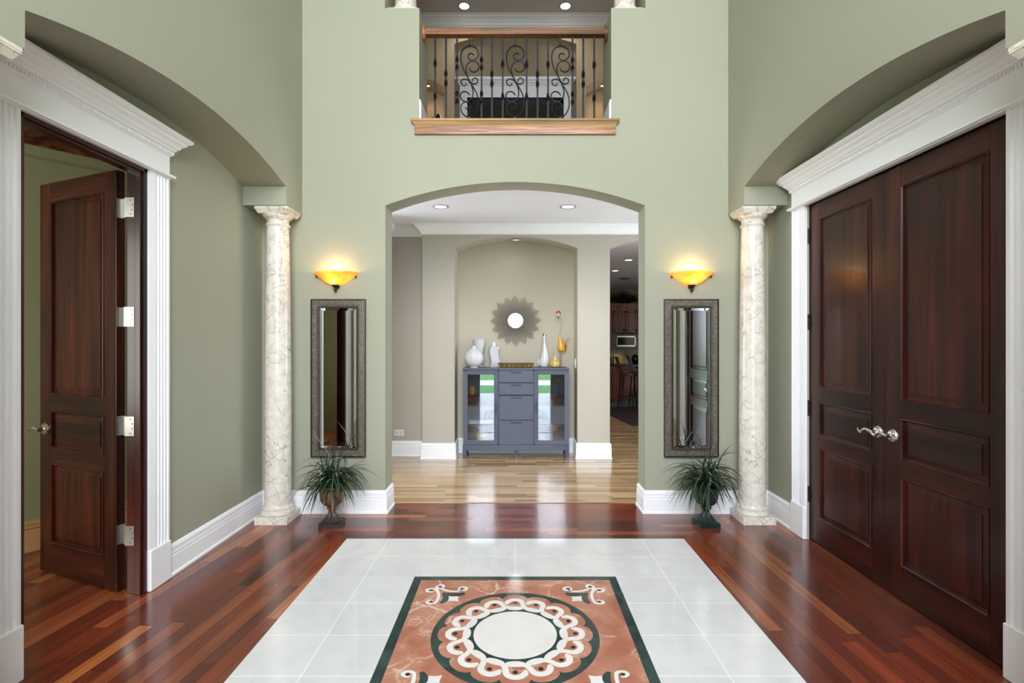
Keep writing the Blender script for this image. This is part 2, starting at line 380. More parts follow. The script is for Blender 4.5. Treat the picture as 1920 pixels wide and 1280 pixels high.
# floors
def fpoly(pts, m, name, parent=None, z=0, **kw):
    return struct(name, MB().prism(pts, 'Z', z-.06, z), m, parent=parent, **kw)
floor = fpoly([(-5, -1.6), (-1.22, -1.6), (-1.22, 3.71), (-1.78, 4.27), (-2.2, 4.27), (-2.2, 5.6), (-5, 5.6)], FL_L, 'floor', label='glossy dark cherry plank floor of the foyer')
fpoly([(5, -1.6), (1.22, -1.6), (1.22, 3.71), (1.78, 4.27), (5, 4.27)], FL_R, 'right_planks', floor)
fpoly([(-1.22, 3.71), (1.22, 3.71), (1.78, 4.27), (1.12, 4.27), (1.12, 4.535), (-1.12, 4.535), (-1.12, 4.27), (-1.78, 4.27)], FL_B, 'cross_planks', floor)
fpoly([(-1.22, -1.6), (1.22, -1.6), (1.22, 1.27), (-1.22, 1.27)], FL_B, 'entry_planks', floor)
fpoly([(-1.22, 1.27), (1.22, 1.27), (1.22, 3.71), (-1.22, 3.71)], TILE, 'tile_field', floor, z=.002)
hallfl = fpoly([(-3.7, 4.54), (3.7, 4.54), (3.7, 6.2), (5, 6.2), (5, 12.6), (1.1, 12.6), (1.1, 6.7), (-3.7, 6.7)], FL_O, 'floor', label='light oak plank floor of the hall beyond the arch')
struct('threshold', box(-1.08, 1.08, 4.525, 4.55, 0, .003), OAK_L, parent=hallfl)

# side walls: upper face with the low arch over the recess
for s, nm in ((-1, 'left'), (1, 'right')):
    poly = [(-1.6, 0), (1.58, 0), (1.58, 2.487), (1.855, 2.487)]+arc(1.855, 3.97, 2.63, .16)+[(3.97, 2.487), (YB, 2.487), (YB, 6.2), (-1.6, 6.2)]
    struct('wall_'+nm, MB().prism(poly, 'X', s*XW, s*XR), SAGE, 'tall sage green %s wall with an arched recess over the columns' % nm)
    y0, y1 = (2.164, 2.925) if s < 0 else (2.18, 3.70)
    poly = [(1.4, 0), (y0, 0), (y0, 2.415), (y1, 2.415), (y1, 0), (YB, 0), (YB, 2.9), (1.4, 2.9)]
    struct('wall_%s_recess' % nm, MB().prism(poly, 'X', s*XR, s*(XR+(.088 if s < 0 else .15))), SAGE, 'sage green wall at the back of the %s recess around the dark wood door' % nm)
# back wall in two storeys
poly = [(-5, 0), (-1.083, 0)]+arc(-1.083, 1.083, 2.564, .196)+[(1.083, 0), (5, 0), (5, 2.9), (-5, 2.9)]
wb = MB().prism(poly, 'Y', YB, 4.50)
poly = [(-5, 2.9), (5, 2.9), (5, 5.7), (1.087, 5.7), (1.087, 4.21), (.80, 4.21), (.80, 3.2), (-.80, 3.2), (-.80, 4.21), (-1.087, 4.21), (-1.087, 5.7), (-5, 5.7)]
wb.prism(poly, 'Y', YB, 4.66); wb.box(-5, 5, YB, 4.66, 5.7, 6.2)
struct('wall_back', wb, SAGE, 'sage green end wall with an arched opening below and a balcony opening above')
struct('ceiling', box(-2.3, 2.3, -1.75, 4.7, 6.2, 6.3), CEIL, 'white ceiling high over the foyer')
# front wall behind the camera with the open doorway and the tall window
fw = MB().box(-5, -.98, -1.75, -1.6, 0, 6.2).box(.98, 5, -1.75, -1.6, 0, 6.2).box(-.98, .98, -1.75, -1.6, 2.55, 2.8)
fw = MB().prism([(-5, 0), (-.98, 0), (-.98, 2.55), (.98, 2.55), (.98, 0), (5, 0), (5, 2.8), (-5, 2.8)], 'Y', -1.75, -1.6)
fw.box(-5, -1.55, -1.75, -1.6, 2.8, 5.7).box(1.55, 5, -1.75, -1.6, 2.8, 5.7).box(-5, 5, -1.75, -1.6, 5.7, 6.2)
struct('wall_front', fw, SAGE, 'sage green entry wall behind the viewer')
w1 = sroot('window_1', 'tall white framed window over the entry doorway', (0, -1.68, 2.8))
wf = MB()
for x in (-1.52, -.52, .48, 1.48): wf.box(x-.02, x+.06, -1.72, -1.64, 2.8, 5.7)
for z in (2.8, 4.2, 5.64): wf.box(-1.55, 1.55, -1.72, -1.64, z, z+.06)
wf.build('frame', WHITE, w1); box(-1.5, 1.5, -1.685, -1.678, 2.85, 5.65).build('pane', CLEAR, w1)
# outside ground seen only in reflections
struct('ground', box(-14, 14, -3.3, -1.75, -.28, -.19), mat('stone_paving', (150, 148, 144), .8, var=.9, vscale=22), 'pale stone paving outside the entry')
tag(box(-20, 20, -6.5, -3.3, -.3, -.2).build('lawn', mat('grass', (96, 150, 74), .9, var=.3, vscale=6)), 'green strip of lawn before the driveway, seen in the cabinet glass', 'lawn', kind='stuff')
struct('ground', box(-30, 30, -9, -6.5, -.3, -.2), mat('driveway_concrete', (226, 224, 218), .8), 'white concrete driveway outside')
tag(box(-40, 40, -60, -9, -.3, -.2).build('lawn', mat('grass', (62, 112, 52))), 'green lawn beyond the driveway', 'lawn', kind='stuff')

# hall
wh = MB()
poly = [(-1.133, 0), (-.742, 0)]+arc(-.742, .760, 2.57, .14)+[(.760, 0), (1.156, 0), (1.156, 2.57)]+arc(1.156, 2.66, 2.57, .14)[1:]+[(2.66, 0), (3.7, 0), (3.7, 3.0), (-1.133, 3.0)]
wh.prism(poly, 'Y', 6.25, 6.40); struct('wall_hall_back', wh, HALLP, 'beige hall wall with an arched niche and an arched kitchen doorway')
nb = MB().box(-.9, .9, 6.60, 6.70, 0, 3.0)
poly = [(-.9, 0), (-.742, 0)]+arc(-.742, .760, 2.57, .14)+[(.760, 0), (.9, 0), (.9, 3.0), (-.9, 3.0)]
nb.prism(poly, 'Y', 6.40, 6.60); struct('wall_niche', nb, NICHEP, 'beige back of the arched niche behind the slate cabinet')
struct('wall_hall_left', MB().box(-1.65, -1.133, 6.40, 6.5, 0, 3).box(-1.72, -1.57, 5.7, 6.5, 0, 3).box(-3.7, -1.6, 6.35, 6.5, 0, 3).box(-3.8, -3.7, 4.5, 6.5, 0, 3), HALLP, 'beige wall returning beside the niche wall, left side of the hall')
struct('wall_hall_right', box(3.7, 3.8, 4.5, 6.4, 0, 3), HALLP, 'beige right end wall of the hall')
struct('ceiling', box(-3.8, 3.8, 4.50, 6.7, 2.85, 3.0), CEIL, 'white ceiling of the hall beyond the arch')
# kitchen shell
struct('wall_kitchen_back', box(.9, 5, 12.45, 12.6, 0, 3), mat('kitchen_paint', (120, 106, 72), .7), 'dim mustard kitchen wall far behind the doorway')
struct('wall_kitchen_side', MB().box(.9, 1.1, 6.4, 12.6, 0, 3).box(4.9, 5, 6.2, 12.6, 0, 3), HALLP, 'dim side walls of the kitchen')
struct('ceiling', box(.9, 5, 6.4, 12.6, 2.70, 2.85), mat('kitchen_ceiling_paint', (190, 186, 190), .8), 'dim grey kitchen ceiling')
# landing above
struct('floor', box(-3, 3, 4.66, 8, 3.0, 3.27), OAK_L, 'upper landing floor behind the balcony')
up = MB(); cn = arc(-.88, .885, 5.73, .15)
poly = [(-3, 3.27), (-.88, 3.27)]+cn+[(.885, 3.27), (3, 3.27), (3, 4.6)]
lf = [(-1.02, 4.6)]; 
# side alcoves cut as separate strips
up.prism([(-.88, 3.27), (-1.02, 3.27), (-1.02, 6.1), (.885+.135, 6.1), (1.02, 3.27), (.885, 3.27)]+arc(.885, -.88, 5.73, .15), 'Y', 7.4, 7.48)
for s in (-1, 1):
    a = [(s*x, z) for x, z in arc(1.62, 1.02, 5.10, .12)]
    up.prism([(s*3, 6.1), (s*3, 4.6), (s*1.62, 4.6)]+a+[(s*1.02, 6.1)], 'Y', 7.4, 7.75)
    up.box(*sorted((s*1.02, s*3)), 7.4, 7.75, 3.27, 4.6)
    up.box(*sorted((s*1.0, s*1.7)), 7.75, 7.8, 4.5, 5.4)
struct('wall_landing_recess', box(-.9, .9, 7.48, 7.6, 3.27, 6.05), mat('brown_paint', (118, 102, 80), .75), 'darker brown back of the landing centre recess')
struct('wall_landing_back', up, TAN, 'tan landing wall with an arched centre recess and two lit alcoves')
struct('wall_landing_side', MB().box(-3.1, -3, 4.66, 8, 3.2, 6.1).box(3, 3.1, 4.66, 8, 3.2, 6.1), TAN, 'tan side walls of the landing')
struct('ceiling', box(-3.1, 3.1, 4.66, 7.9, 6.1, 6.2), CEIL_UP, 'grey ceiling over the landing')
# side room on the left
SR = MB()
def slab(x0, y0, x1, y1, t, z0, z1):
    d = Vector((x1-x0, y1-y0)).normalized(); n = Vector((d.y, -d.x))*-t
    return MB().prism([(x0, y0), (x1, y1), (x1+n.x, y1+n.y), (x0+n.x, y0+n.y)], 'Z', z0, z1)
a0, a1 = (-4.7, 1.80), (-2.69, 4.27)
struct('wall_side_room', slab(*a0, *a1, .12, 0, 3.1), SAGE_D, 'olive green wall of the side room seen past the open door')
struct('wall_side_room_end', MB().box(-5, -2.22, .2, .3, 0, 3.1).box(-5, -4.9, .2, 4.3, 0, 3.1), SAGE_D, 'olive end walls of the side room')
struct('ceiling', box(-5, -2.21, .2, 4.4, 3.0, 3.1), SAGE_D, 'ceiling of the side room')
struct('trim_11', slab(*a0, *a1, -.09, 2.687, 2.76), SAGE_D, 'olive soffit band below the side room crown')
c = MB()
for t, z0, z1 in ((.105, 2.75, 2.765), (.12, 2.765, 2.79), (.15, 2.79, 2.805), (.19, 2.805, 2.84), (.23, 2.84, 2.87), (.26, 2.87, 3.0)):
    d = slab(*a0, *a1, -t, z0, z1); c.add(d.v, d.f)
struct('trim_12', c, woodm('stained_crown_wood', (80, 40, 22), (120, 66, 38), (150, 92, 60), 'X', .35, .3), 'stained wood crown of the side room')
c = slab(*a0, *a1, -.018, 0, .15)
for z0, z1, t in ((.15, .158, .012), (.158, .175, .022), (.175, .181, .012), (.181, .205, .018), (0, .02, .03)):
    d = slab(*a0, *a1, -t, z0, z1); c.add(d.v, d.f)
struct('baseboard_side_room', c, mat('tan_wood', (196, 152, 108), .4, var=.1), 'tan wooden baseboard of the side room')
# painted pale floral marks on the side room wall
# (kept as a low contrast blotch pattern in its paint)
nt = SAGE_D.node_tree

# ---------------------------------------------------------------- baseboards
BP = [(0, 0), (.026, 0), (.026, .012), (.018, .022), (.018, .118), (.013, .121), (.013, .125), (.017, .128), (.017, .142), (.012, .145), (.012, .149), (.016, .153), (.016, .172), (.008, .186), (0, .19)]
def runboard(pts, inward, m=WHITE, mb=None):
    # pts polyline on the wall face; inward: +1 room is on the left of the direction of travel
    mb = mb or MB(); P = [Vector(p) for p in pts]; n = len(P); rows = []
    for i in range(n):
        if i == 0: d = (P[1]-P[0]).normalized(); nn = Vector((-d.y, d.x)); k = 1
        elif i == n-1: d = (P[-1]-P[-2]).normalized(); nn = Vector((-d.y, d.x)); k = 1
        else:
            d1 = (P[i]-P[i-1]).normalized(); d2 = (P[i+1]-P[i]).normalized()
            n1 = Vector((-d1.y, d1.x)); n2 = Vector((-d2.y, d2.x)); nn = (n1+n2).normalized(); k = 1/max(.3, nn.dot(n1))
        rows.append([(P[i].x+nn.x*k*inward*a, P[i].y+nn.y*k*inward*a, b) for a, b in BP])
    m_ = len(BP); vs = [v for r in rows for v in r]; fs = []
    for i in range(n-1):
        for j in range(m_): fs.append((i*m_+j, i*m_+(j+1) % m_, (i+1)*m_+(j+1) % m_, (i+1)*m_+j))
    fs += [tuple(range(m_)), tuple(range((n-1)*m_, n*m_))]
    return mb.add(vs, fs)
struct('baseboard_left', runboard([(-XR, 3.09), (-XR, YB), (-1.083, YB), (-1.083, 4.5)], -1), WHITE, 'white moulded baseboard from the left door to the archway')
struct('baseboard_right', runboard([(XR, 3.865), (XR, YB), (1.083, YB), (1.083, 4.5)], 1), WHITE, 'white moulded baseboard from the double doors to the archway')
struct('baseboard_hall_left', runboard([(-1.57, 5.7), (-1.57, 6.40), (-1.133, 6.40), (-1.133, 6.25), (-.742, 6.25), (-.742, 6.60), (.760, 6.60), (.760, 6.25), (1.156, 6.25), (1.156, 6.4)], -1), WHITE, 'white moulded baseboard around the hall niche')
# crown mouldings
def crown(mb, x0, x1, yf, zt, sc=1.0, left=0, right=0):
    # front facing -Y; mitre extension left/right where the run turns an outside corner
    pr = [(.012, -.115), (.012, -.10), (.022, -.09), (.030, -.075), (.055, -.045), (.075, -.028), (.082, -.026), (.082, -.012), (.100, -.008), (.100, 0)]
    for (p0, z0), (p1, z1) in zip(pr[:-1], pr[1:]):
        p0 *= sc; p1 *= sc
        mb.frus(x0-left*p0, x1+right*p0, yf-p0, yf, zt+z0*sc, x0-left*p1, x1+right*p1, yf-p1, yf, zt+z1*sc+1e-5)
    return mb
struct('trim_1', crown(MB(), -1.133, 3.7, 6.25, 2.85, 1, 1, 0), WHITE, 'white crown moulding above the hall niche')
struct('trim_2', crown(MB(), -1.57, -1.133, 6.40, 2.85, 1), WHITE, 'white crown moulding on the set-back hall wall')
cr = MB()
for (p0, z0), (p1, z1) in zip([(.012, -.115), (.022, -.09), (.055, -.045), (.082, -.026), (.082, -.012)], [(.022, -.09), (.055, -.045), (.082, -.026), (.082, -.012), (.1, 0)]):
    cr.frus(-1.57, -1.57+p0, 5.7, 6.4, 2.85+z0, -1.57, -1.57+p1, 5.7, 6.4, 2.85+z1)
struct('trim_3', cr, WHITE, 'white crown moulding on the left hall return wall')
struct('trim_4', crown(MB(), -3, 3, 7.4, 6.1, 1.25), mat('grey_trim_paint', (205, 203, 206), .4), 'pale crown moulding at the landing ceiling')
struct('trim_5', crown(MB(), 1.1, 4.9, 12.45, 2.70, .9), mat('kitchen_trim_paint', (150, 130, 120), .5), 'crown moulding in the kitchen')

# ---------------------------------------------------------------- door surrounds
def surround(s, y0, y1, name, lab):
    R = sroot(name, lab, (s*XR, (y0+y1)/2, 0)); XF = 2.085
    def X(v): return s*v
    def bx(mb, xa, xb, *r): return mb.box(min(s*xa, s*xb), max(s*xa, s*xb), *r)
    for ya, yb, op in ((y0-.165, y0, 1), (y1, y1+.165, 0)):
        # fluted casing: cross section in (Y, X) extruded up
        # plain band by the opening, flutes toward the outside
        sec = []; t0 = .045 if op == 0 else .018
        o = (lambda t: yb-t) if op else (lambda t: ya+t)
        sec.append((o(0), XR)); sec.append((o(0), XF+.004)); sec.append((o(t0), XF))
        t = .050 if op == 0 else .022
        for k in range(4):
            sec += [(o(t), XF), (o(t+.004), XF+.010), (o(t+.017), XF+.010), (o(t+.021), XF)]; t += .0265
        sec += [(o(.165), XF), (o(.165), XR)]
        MB().prism([(s*x, y) for y, x in sec], 'Z', .235, 2.412).build('fluted_casing', WHITE, R)
        pb = MB(); bx(pb, XR, XF-.008, ya-.004, yb+.004, 0, .235); pb.build('plinth_block', WHITE, R, bevel=.006)
    ya, yb = y0-.165, y1+.165
    # lip
    lp = MB()
    for p0, z0, p1, z1 in ((.006, 2.410, .012, 2.416), (.022, 2.416, .024, 2.430), (.018, 2.430, .004, 2.440)):
        a = (XR, XF-p0, ya-p0, yb+p0); b = (XR, XF-p1, ya-p1, yb+p1)
        lp.frus(*sorted((s*a[0], s*a[1])), a[2], a[3], z0, *sorted((s*b[0], s*b[1])), b[2], b[3], z1)
    lp.build('lip_moulding', WHITE, R)
    fz = MB(); bx(fz, XR, XF, ya, yb, 2.438, 2.56); fz.build('frieze_board', WHITE, R)
    cn = MB(); pr = [(.004, 2.545), (.012, 2.552), (.012, 2.572), (.024, 2.578), (.028, 2.590), (.036, 2.593), (.046, 2.610), (.064, 2.624), (.066, 2.634), (.078, 2.640), (.090, 2.650), (.090, 2.664)]
    for (p0, z0), (p1, z1) in zip(pr[:-1], pr[1:]):
        cn.frus(*sorted((s*XR, s*(XF-p0))), ya-p0, yb+p0, z0, *sorted((s*XR, s*(XF-p1))), ya-p1, yb+p1, z1+1e-5)
    cn.build('cornice', WHITE, R)
    rp = MB(); y = ya-.008
    while y < yb+.01:
        bx(rp, XF-.010, XF-.019, y, y+.009, 2.555, 2.570); y += .017
    rp.build('dentil_row', WHITE, R)
    return R
surround(-1, 2.164, 2.925, 'trim_6', 'white fluted door surround with dentil cornice around the open left doorway')
surround(1, 2.18, 3.70, 'trim_7', 'white fluted door surround with dentil cornice around the closed double doors')

# jamb of the left doorway (dark wood)
J = sroot('trim_8', 'dark wood jamb lining of the open left doorway', (-2.16, 2.55, 0))
for a, b in (((-2.20, -2.10, 2.900, 2.925, 0, 2.415), (-2.145, -2.112, 2.885, 2.901, 0, 2.39)), ((-2.20, -2.10, 2.164, 2.189, 0, 2.415), (-2.145, -2.112, 2.188, 2.204, 0, 2.39))):
    jb = box(*a).build('jamb', MAH_V, J, bevel=.003); box(*b).build('door_stop', MAH_V, jb, bevel=.003)
jb = box(-2.20, -2.10, 2.164, 2.925, 2.39, 2.415).build('head_jamb', MAH_Y, J, bevel=.003)
box(-2.145, -2.112, 2.164, 2.925, 2.375, 2.391).build('door_stop', MAH_Y, jb, bevel=.003)
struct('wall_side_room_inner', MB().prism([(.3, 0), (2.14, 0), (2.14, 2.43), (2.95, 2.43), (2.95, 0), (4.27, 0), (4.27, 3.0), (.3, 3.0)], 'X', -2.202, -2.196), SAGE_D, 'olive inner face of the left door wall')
# dark closet space behind the double doors
struct('wall_right_void', MB().box(2.27, 2.30, 2.1, 3.8, 0, 2.5), MAH_V, 'dark backing behind the double doors')

# ---------------------------------------------------------------- doors
def lever(parent, x, y, z, side, ydir=-1, mir=1, wavy=1):
    # local frame: door plane XZ, normal ydir; lever runs toward side*X
    h = MB(); h.lathe([(.0, 0), (.038, 0), (.038, .004), (.032, .012), (.020, .013), (.012, .018), (.011, .045), (.0, .045)], (x, y, z), 24, 'Y')
    if ydir < 0:
        h.v = [(a, 2*y-b, c) for a, b, c in h.v]
    rose = h.build('door_handle', NICKEL, parent, smooth=True)
    yy = y+ydir*.046
    pts = crv([(x-side*.012, yy, z+.002), (x, yy, z+.003), (x+side*.03, yy+ydir*.004, z+.010), (x+side*.055, yy+ydir*.006, z+.004), (x+side*.08, yy+ydir*.004, z-.012), (x+side*.105, yy, z-.008), (x+side*.118, yy-ydir*.002, z+.004)], 5)
    n = len(pts); rs = [.0115-.005*abs(i/(n-1)-.1) for i in range(n)]; rs[0] = .004
    MB().tube(pts, rs, 10, flat=.7).build('lever', NICKEL, rose, smooth=True)
    return rose
def leaf(name, label, w, hx=0, H=2.405, T=.045):
    """local: x 0..w, front face y=0 toward -y, back y=T"""
    R = sroot(name, label); st = .115; z0 = .008
    [box(a, b, 0, T, z0, H).build('stile', MAH_V, R, bevel=.002) for a, b in ((0, st), (w-st, w))]
    rails = [(z0, .19), (.682, .772), (1.005, 1.105), (2.29, H)]
    for a, b in rails: box(st, w-st, .0005, T-.0005, a, b).build('rail', MAH_H, R)
    for a, b, m in ((.19, .682, MAH_V), (.772, 1.005, MAH_H), (1.105, 2.29, MAH_V)):
        pm = MB(); rings = [(0, .000), (.0, -.003), (.006, -.005), (.011, .001), (.012, .013), (.018, .014), (.043, .010), (.044, .006), (.046, .0055), (.048, .0055)]
        for sgn in (1, -1):
            vs = []; fs = []
            for ins, d in rings:
                y = d if sgn > 0 else T-d
                vs += [(st+ins, y, a+ins), (w-st-ins, y, a+ins), (w-st-ins, y, b-ins), (st+ins, y, b-ins)]
            for i in range(len(rings)-1):
                for k in range(4): fs.append((i*4+k, i*4+(k+1) % 4, (i+1)*4+(k+1) % 4, (i+1)*4+k))
            k = (len(rings)-1)*4; fs.append((k, k+1, k+2, k+3)); pm.add(vs, fs)
        pm.build('panel', m, R)
    return R
# left door: hinge corner front at (-2.3375,3.0) turned into the side room
D1 = leaf('door_1', 'open dark mahogany three-panel door swung into the side room', .757)
# free edge at x=0, hinge at x=w
lever(D1, .062, 0, .89, -1, -1); lever(D1, .062, .045, .89, -1, 1)
latch = MB().box(-.003, .001, .010, .035, .84, .94).build('latch_plate', NICKEL, D1)
for z in (2.19, 1.57, .95, .33):
    hb = MB().box(.757, .7595, .002, .043, z-.055, z+.055)
    for dz in (-.04, -.014, .014, .04):
        hb.lathe([(0, 0), (.004, 0), (.004, .001), (0, .001)], (.7595, .014 if abs(dz) > .03 else .010, z+dz), 8, 'X')
    hh = hb.build('hinge', STEEL, D1)
    hh.data.materials.append(mat('hinge_screw', (90, 84, 74), .4, .6))
    k = MB().lathe([(0, -.060), (.004, -.058), (.0065, -.055), (.0065, .055), (.004, .058), (0, .060)], (.781, .030, z), 12); k.box(.757, .781, .028, .032, z-.055, z+.055); k.build('knuckle', STEEL, hh, smooth=True)
D1.location = (-2.963, 3.193, 0); D1.rotation_euler = (0, 0, math.atan2(-.288, .70))
# hinge plates on the jamb
for z in (2.19, 1.57, .95, .33):
    h = MB().box(-2.210, -2.158, 2.8975, 2.900, z-.055, z+.055)
    o = h.build('hinge_plate', STEEL, J)
    hs = MB()
    for dz in (-.04, -.014, .014, .04): hs.lathe([(0, 0), (.004, 0), (.004, .0012), (0, .0012)], (-2.168 if abs(dz) < .03 else -2.178, 2.8963, z+dz), 8, 'Y')
    hs.build('screw', MATS['hinge_screw'], o)
# double doors on the right (front faces -X): rotate local so that -y -> -X : rot +... 
D2 = leaf('door_2', 'closed mahogany door leaf, farther of the double doors beside the right column', .757)
D3 = leaf('door_3', 'closed mahogany door leaf, nearer of the double doors at the right edge', .757)
# local x runs from far(3.70) to near: world dir -Y ; rotation -90deg: (1,0)->(0,-1), (0,-1)->(-1,0)
D2.rotation_euler = D3.rotation_euler = (0, 0, -pi/2)
lever(D2, .757-.058, 0, .90, -1, -1); lever(D3, .058, 0, .90, -1, -1)
for D, xk in ((D2, -.004), (D3, .761)):
    for z in (2.19, 1.57, .95, .33):
        h = MB().lathe([(0, -.058), (.008, -.055), (.008, -.02), (.0075, -.018), (.008, -.016), (.008, .02), (.0075, .022), (.008, .024), (.008, .055), (0, .058)], (xk, -.008, z), 12)
        h.box(*(sorted((xk, xk+(.012 if xk < 0 else -.012)))), -.003, .001, z-.055, z+.055)
        h.build('hinge', STEEL if D is D3 else BRONZE, D, smooth=True)
D2.location = (2.128, 3.698, 0); D3.location = (2.128, 2.939, 0)
JR = sroot('trim_9', 'dark wood jamb lining behind the double doors', (2.19, 2.94, 0))
MB().box(2.125, 2.26, 3.699, 3.701, 0, 2.415).box(2.125, 2.26, 2.1795, 2.1815, 0, 2.415).build('jamb', MAH_V, JR)
box(2.125, 2.26, 2.18, 3.70, 2.408, 2.415).build('head_jamb', MAH_Y, JR)

# ---------------------------------------------------------------- marble columns
def column():
    R = thing('marble_column', '', 'column')
    h = .1275
    b = MB().box(-h, h, -h, h, 0, .06).build('base', COLM, R, bevel=.003)
    MB().lathe([(.118, .06), (.126, .066), (.128, .078), (.124, .09), (.113, .096), (.113, .102), (.118, .106), (.118, .114), (.108, .120), (.104, .126), (.101, .135)], (0, 0, 0), 48).build('torus', COLM, b, smooth=True)
    pr = [(.101, .13), (.1015, .5), (.1005, .9), (.098, 1.3), (.0945, 1.7), (.090, 2.0), (.086, 2.2), (.084, 2.345)]
    MB().lathe(pr, (0, 0, 0), 48).build('shaft', COLM, R, smooth=True)
    cp = MB().lathe([(.084, 2.34), (.091, 2.347), (.0945, 2.355), (.091, 2.364), (.083, 2.368), (.083, 2.395), (.086, 2.400), (.094, 2.405), (.108, 2.418), (.112, 2.428), (.112, 2.436)], (0, 0, 0), 48).build('capital', COLM, R, smooth=True)
    ab = MB().frus(-.107, .107, -.107, .107, 2.434, -.115, .115, -.115, .115, 2.447).frus(-.115, .115, -.115, .115, 2.447, -.124, .124, -.124, .124, 2.462).box(-.126, .126, -.126, .126, 2.462, 2.470).box(-h, h, -h, h, 2.470, 2.486)
    ab.build('abacus', COLM, cp, bevel=.001)
    return R
c0 = column(); c0.location = (-1.903, 4.108, 0)
c0['label'] = 'cream marble column standing in the far left corner beside the left mirror'
dup(c0, (1.903, 4.108, 0), 'cream marble column standing in the far right corner beside the double doors')
dup(c0, (-1.903, 1.718, 0), 'near left marble column, only its capital showing at the top left edge')
dup(c0, (1.903, 1.718, 0), 'near right marble column, only its capital showing at the top right edge')
def ucol():
    R = thing('ledge_column', 'small cream marble column on the ledge left of the balcony opening', 'column', group='small columns on the balcony ledge')
    b = MB().box(-.122, .122, -.122, .122, 4.211, 4.234).build('base', COLM, R, bevel=.002)
    MB().lathe([(.112, 4.234), (.118, 4.245), (.114, 4.262), (.10, 4.268), (.104, 4.28), (.092, 4.292)], (0, 0, 0), 40).build('torus', COLM, b, smooth=True)
    MB().lathe([(.09, 4.285), (.09, 4.9), (.082, 5.5)], (0, 0, 0), 40).build('shaft', COLM, R, smooth=True)
    MB().lathe([(.082, 5.5), (.09, 5.52), (.082, 5.54), (.1, 5.6), (.115, 5.66), (.12, 5.698)], (0, 0, 0), 40).build('capital', COLM, R, smooth=True)
    return R
u = ucol(); u.location = (-.945, 4.42, 0); dup(u, (.945, 4.42, 0), 'small cream marble column on the ledge right of the balcony opening')

# ---------------------------------------------------------------- floor medallion
MC = (0, 2.50)
R = thing('floor_medallion', 'square red marble floor medallion with green border and guilloche ring', 'floor inlay', (0, 2.5, .002))
Z0 = .002
def flat(mb, poly, z0, z1): return mb.prism([(MC[0]+x, MC[1]+y) for x, y in poly], 'Z', z0, z1)
def circ(r, n=96, f=None): return [((f(2*pi*i/n) if f else r)*sin(2*pi*i/n), (f(2*pi*i/n) if f else r)*cos(2*pi*i/n)) for i in range(n)]
bd = MB(); o, i_ = .61, .562
for q in range(4):
    ca, sa = cos(q*pi/2), sin(q*pi/2)
    flat(bd, [(x*ca-y*sa, x*sa+y*ca) for x, y in ((-o, o), (o, o), (i_, i_), (-i_, i_))], Z0, Z0+.0012)
bd.build('border', GREENM, R)
flat(MB(), [(-i_, -i_), (i_, -i_), (i_, i_), (-i_, i_)], Z0, Z0+.0012).build('field', REDM, R)
GOLDL = mat('tan_outline', (196, 160, 130), .3)
ring = flat(MB(), circ(.408), Z0, Z0+.0018).build('outer_ring', GREENM, R)
NL = 16
def lobes(lo, hi, ph=0):
    def f(a):
        t = ((a*NL/(2*pi)+ph) % 1)-.5     # 0 at lobe centre with ph=.5
        return lo+(hi-lo)*math.sqrt(max(0, 1-(2*t)**2*.97))
    return f
flat(MB(), circ(0, 384, lobes(.338, .378, .5)), Z0, Z0+.0024).build('scalloped_band', REDM, R)
flat(MB(), circ(.2560, 192), Z0, Z0+.0028).build('inner_band', WHITEM, R)
gl = MB()
for k in range(NL):
    th = 2*pi*k/NL
    loc = crv([(-.050, .283, 0), (-.040, .306, 0), (-.018, .324, 0), (.008, .326, 0), (.030, .314, 0), (.041, .294, 0), (.047, .272, 0), (.062, .250, 0), (.090, .236, 0)], 6)
    n = len(loc); L_ = []; R_ = []
    for i in range(n):
        # (arc length at r=.30, radius) -> polar
        w = .0145 if i > 6 else .0075+.0015*i
        t = (loc[min(i+1, n-1)]-loc[max(i-1, 0)]).normalized(); nx, ny = -t.y, t.x
        for sgn, acc in ((1, L_), (-1, R_)):
            u_ = loc[i].x+nx*w*sgn; r_ = loc[i].y+ny*w*sgn
            a = th+u_/.27 if False else th+u_/.30
            acc.append((MC[0]+r_*sin(a), MC[1]+r_*cos(a)))
    vs = [(x, y, Z0+.0031) for x, y in L_]+[(x, y, Z0+.0031) for x, y in R_]+[(x, y, Z0) for x, y in L_]+[(x, y, Z0) for x, y in R_]
    fs = []
    for i in range(n-1):
        fs += [(i, i+1, n+i+1, n+i), (i, 2*n+i, 2*n+i+1, i+1), (n+i, n+i+1, 3*n+i+1, 3*n+i)]
    fs += [(0, n, 3*n, 2*n), (n-1, 3*n-1, 4*n-1, 2*n-1)]
    gl.add(vs, fs)
gl.build('guilloche', WHITEM, R)
flat(MB(), circ(0, 384, lobes(.241, .216, .5)), Z0, Z0+.0034).build('star_ring', GREENM, R)
flat(MB(), circ(.203, 128), Z0, Z0+.0039).build('centre_disc', WHITEM, R)
for k in range(NL):
    a = 2*pi*k/NL; MB().lathe([(0, 0), (.0115, 0), (.0115, .0034), (0, .0034)], (MC[0]+.293*sin(a), MC[1]+.293*cos(a), Z0), 16).build('dot', BLACKM, R)
def fz(zx, zy):          # pixel of the enlarged detail -> plan position relative to the centre
    px, py = 760+zx/4.8, 1080+zy/4.8
    return ((px-966)/(py-640)*CH, 960*CH/(py-640)-2.50)
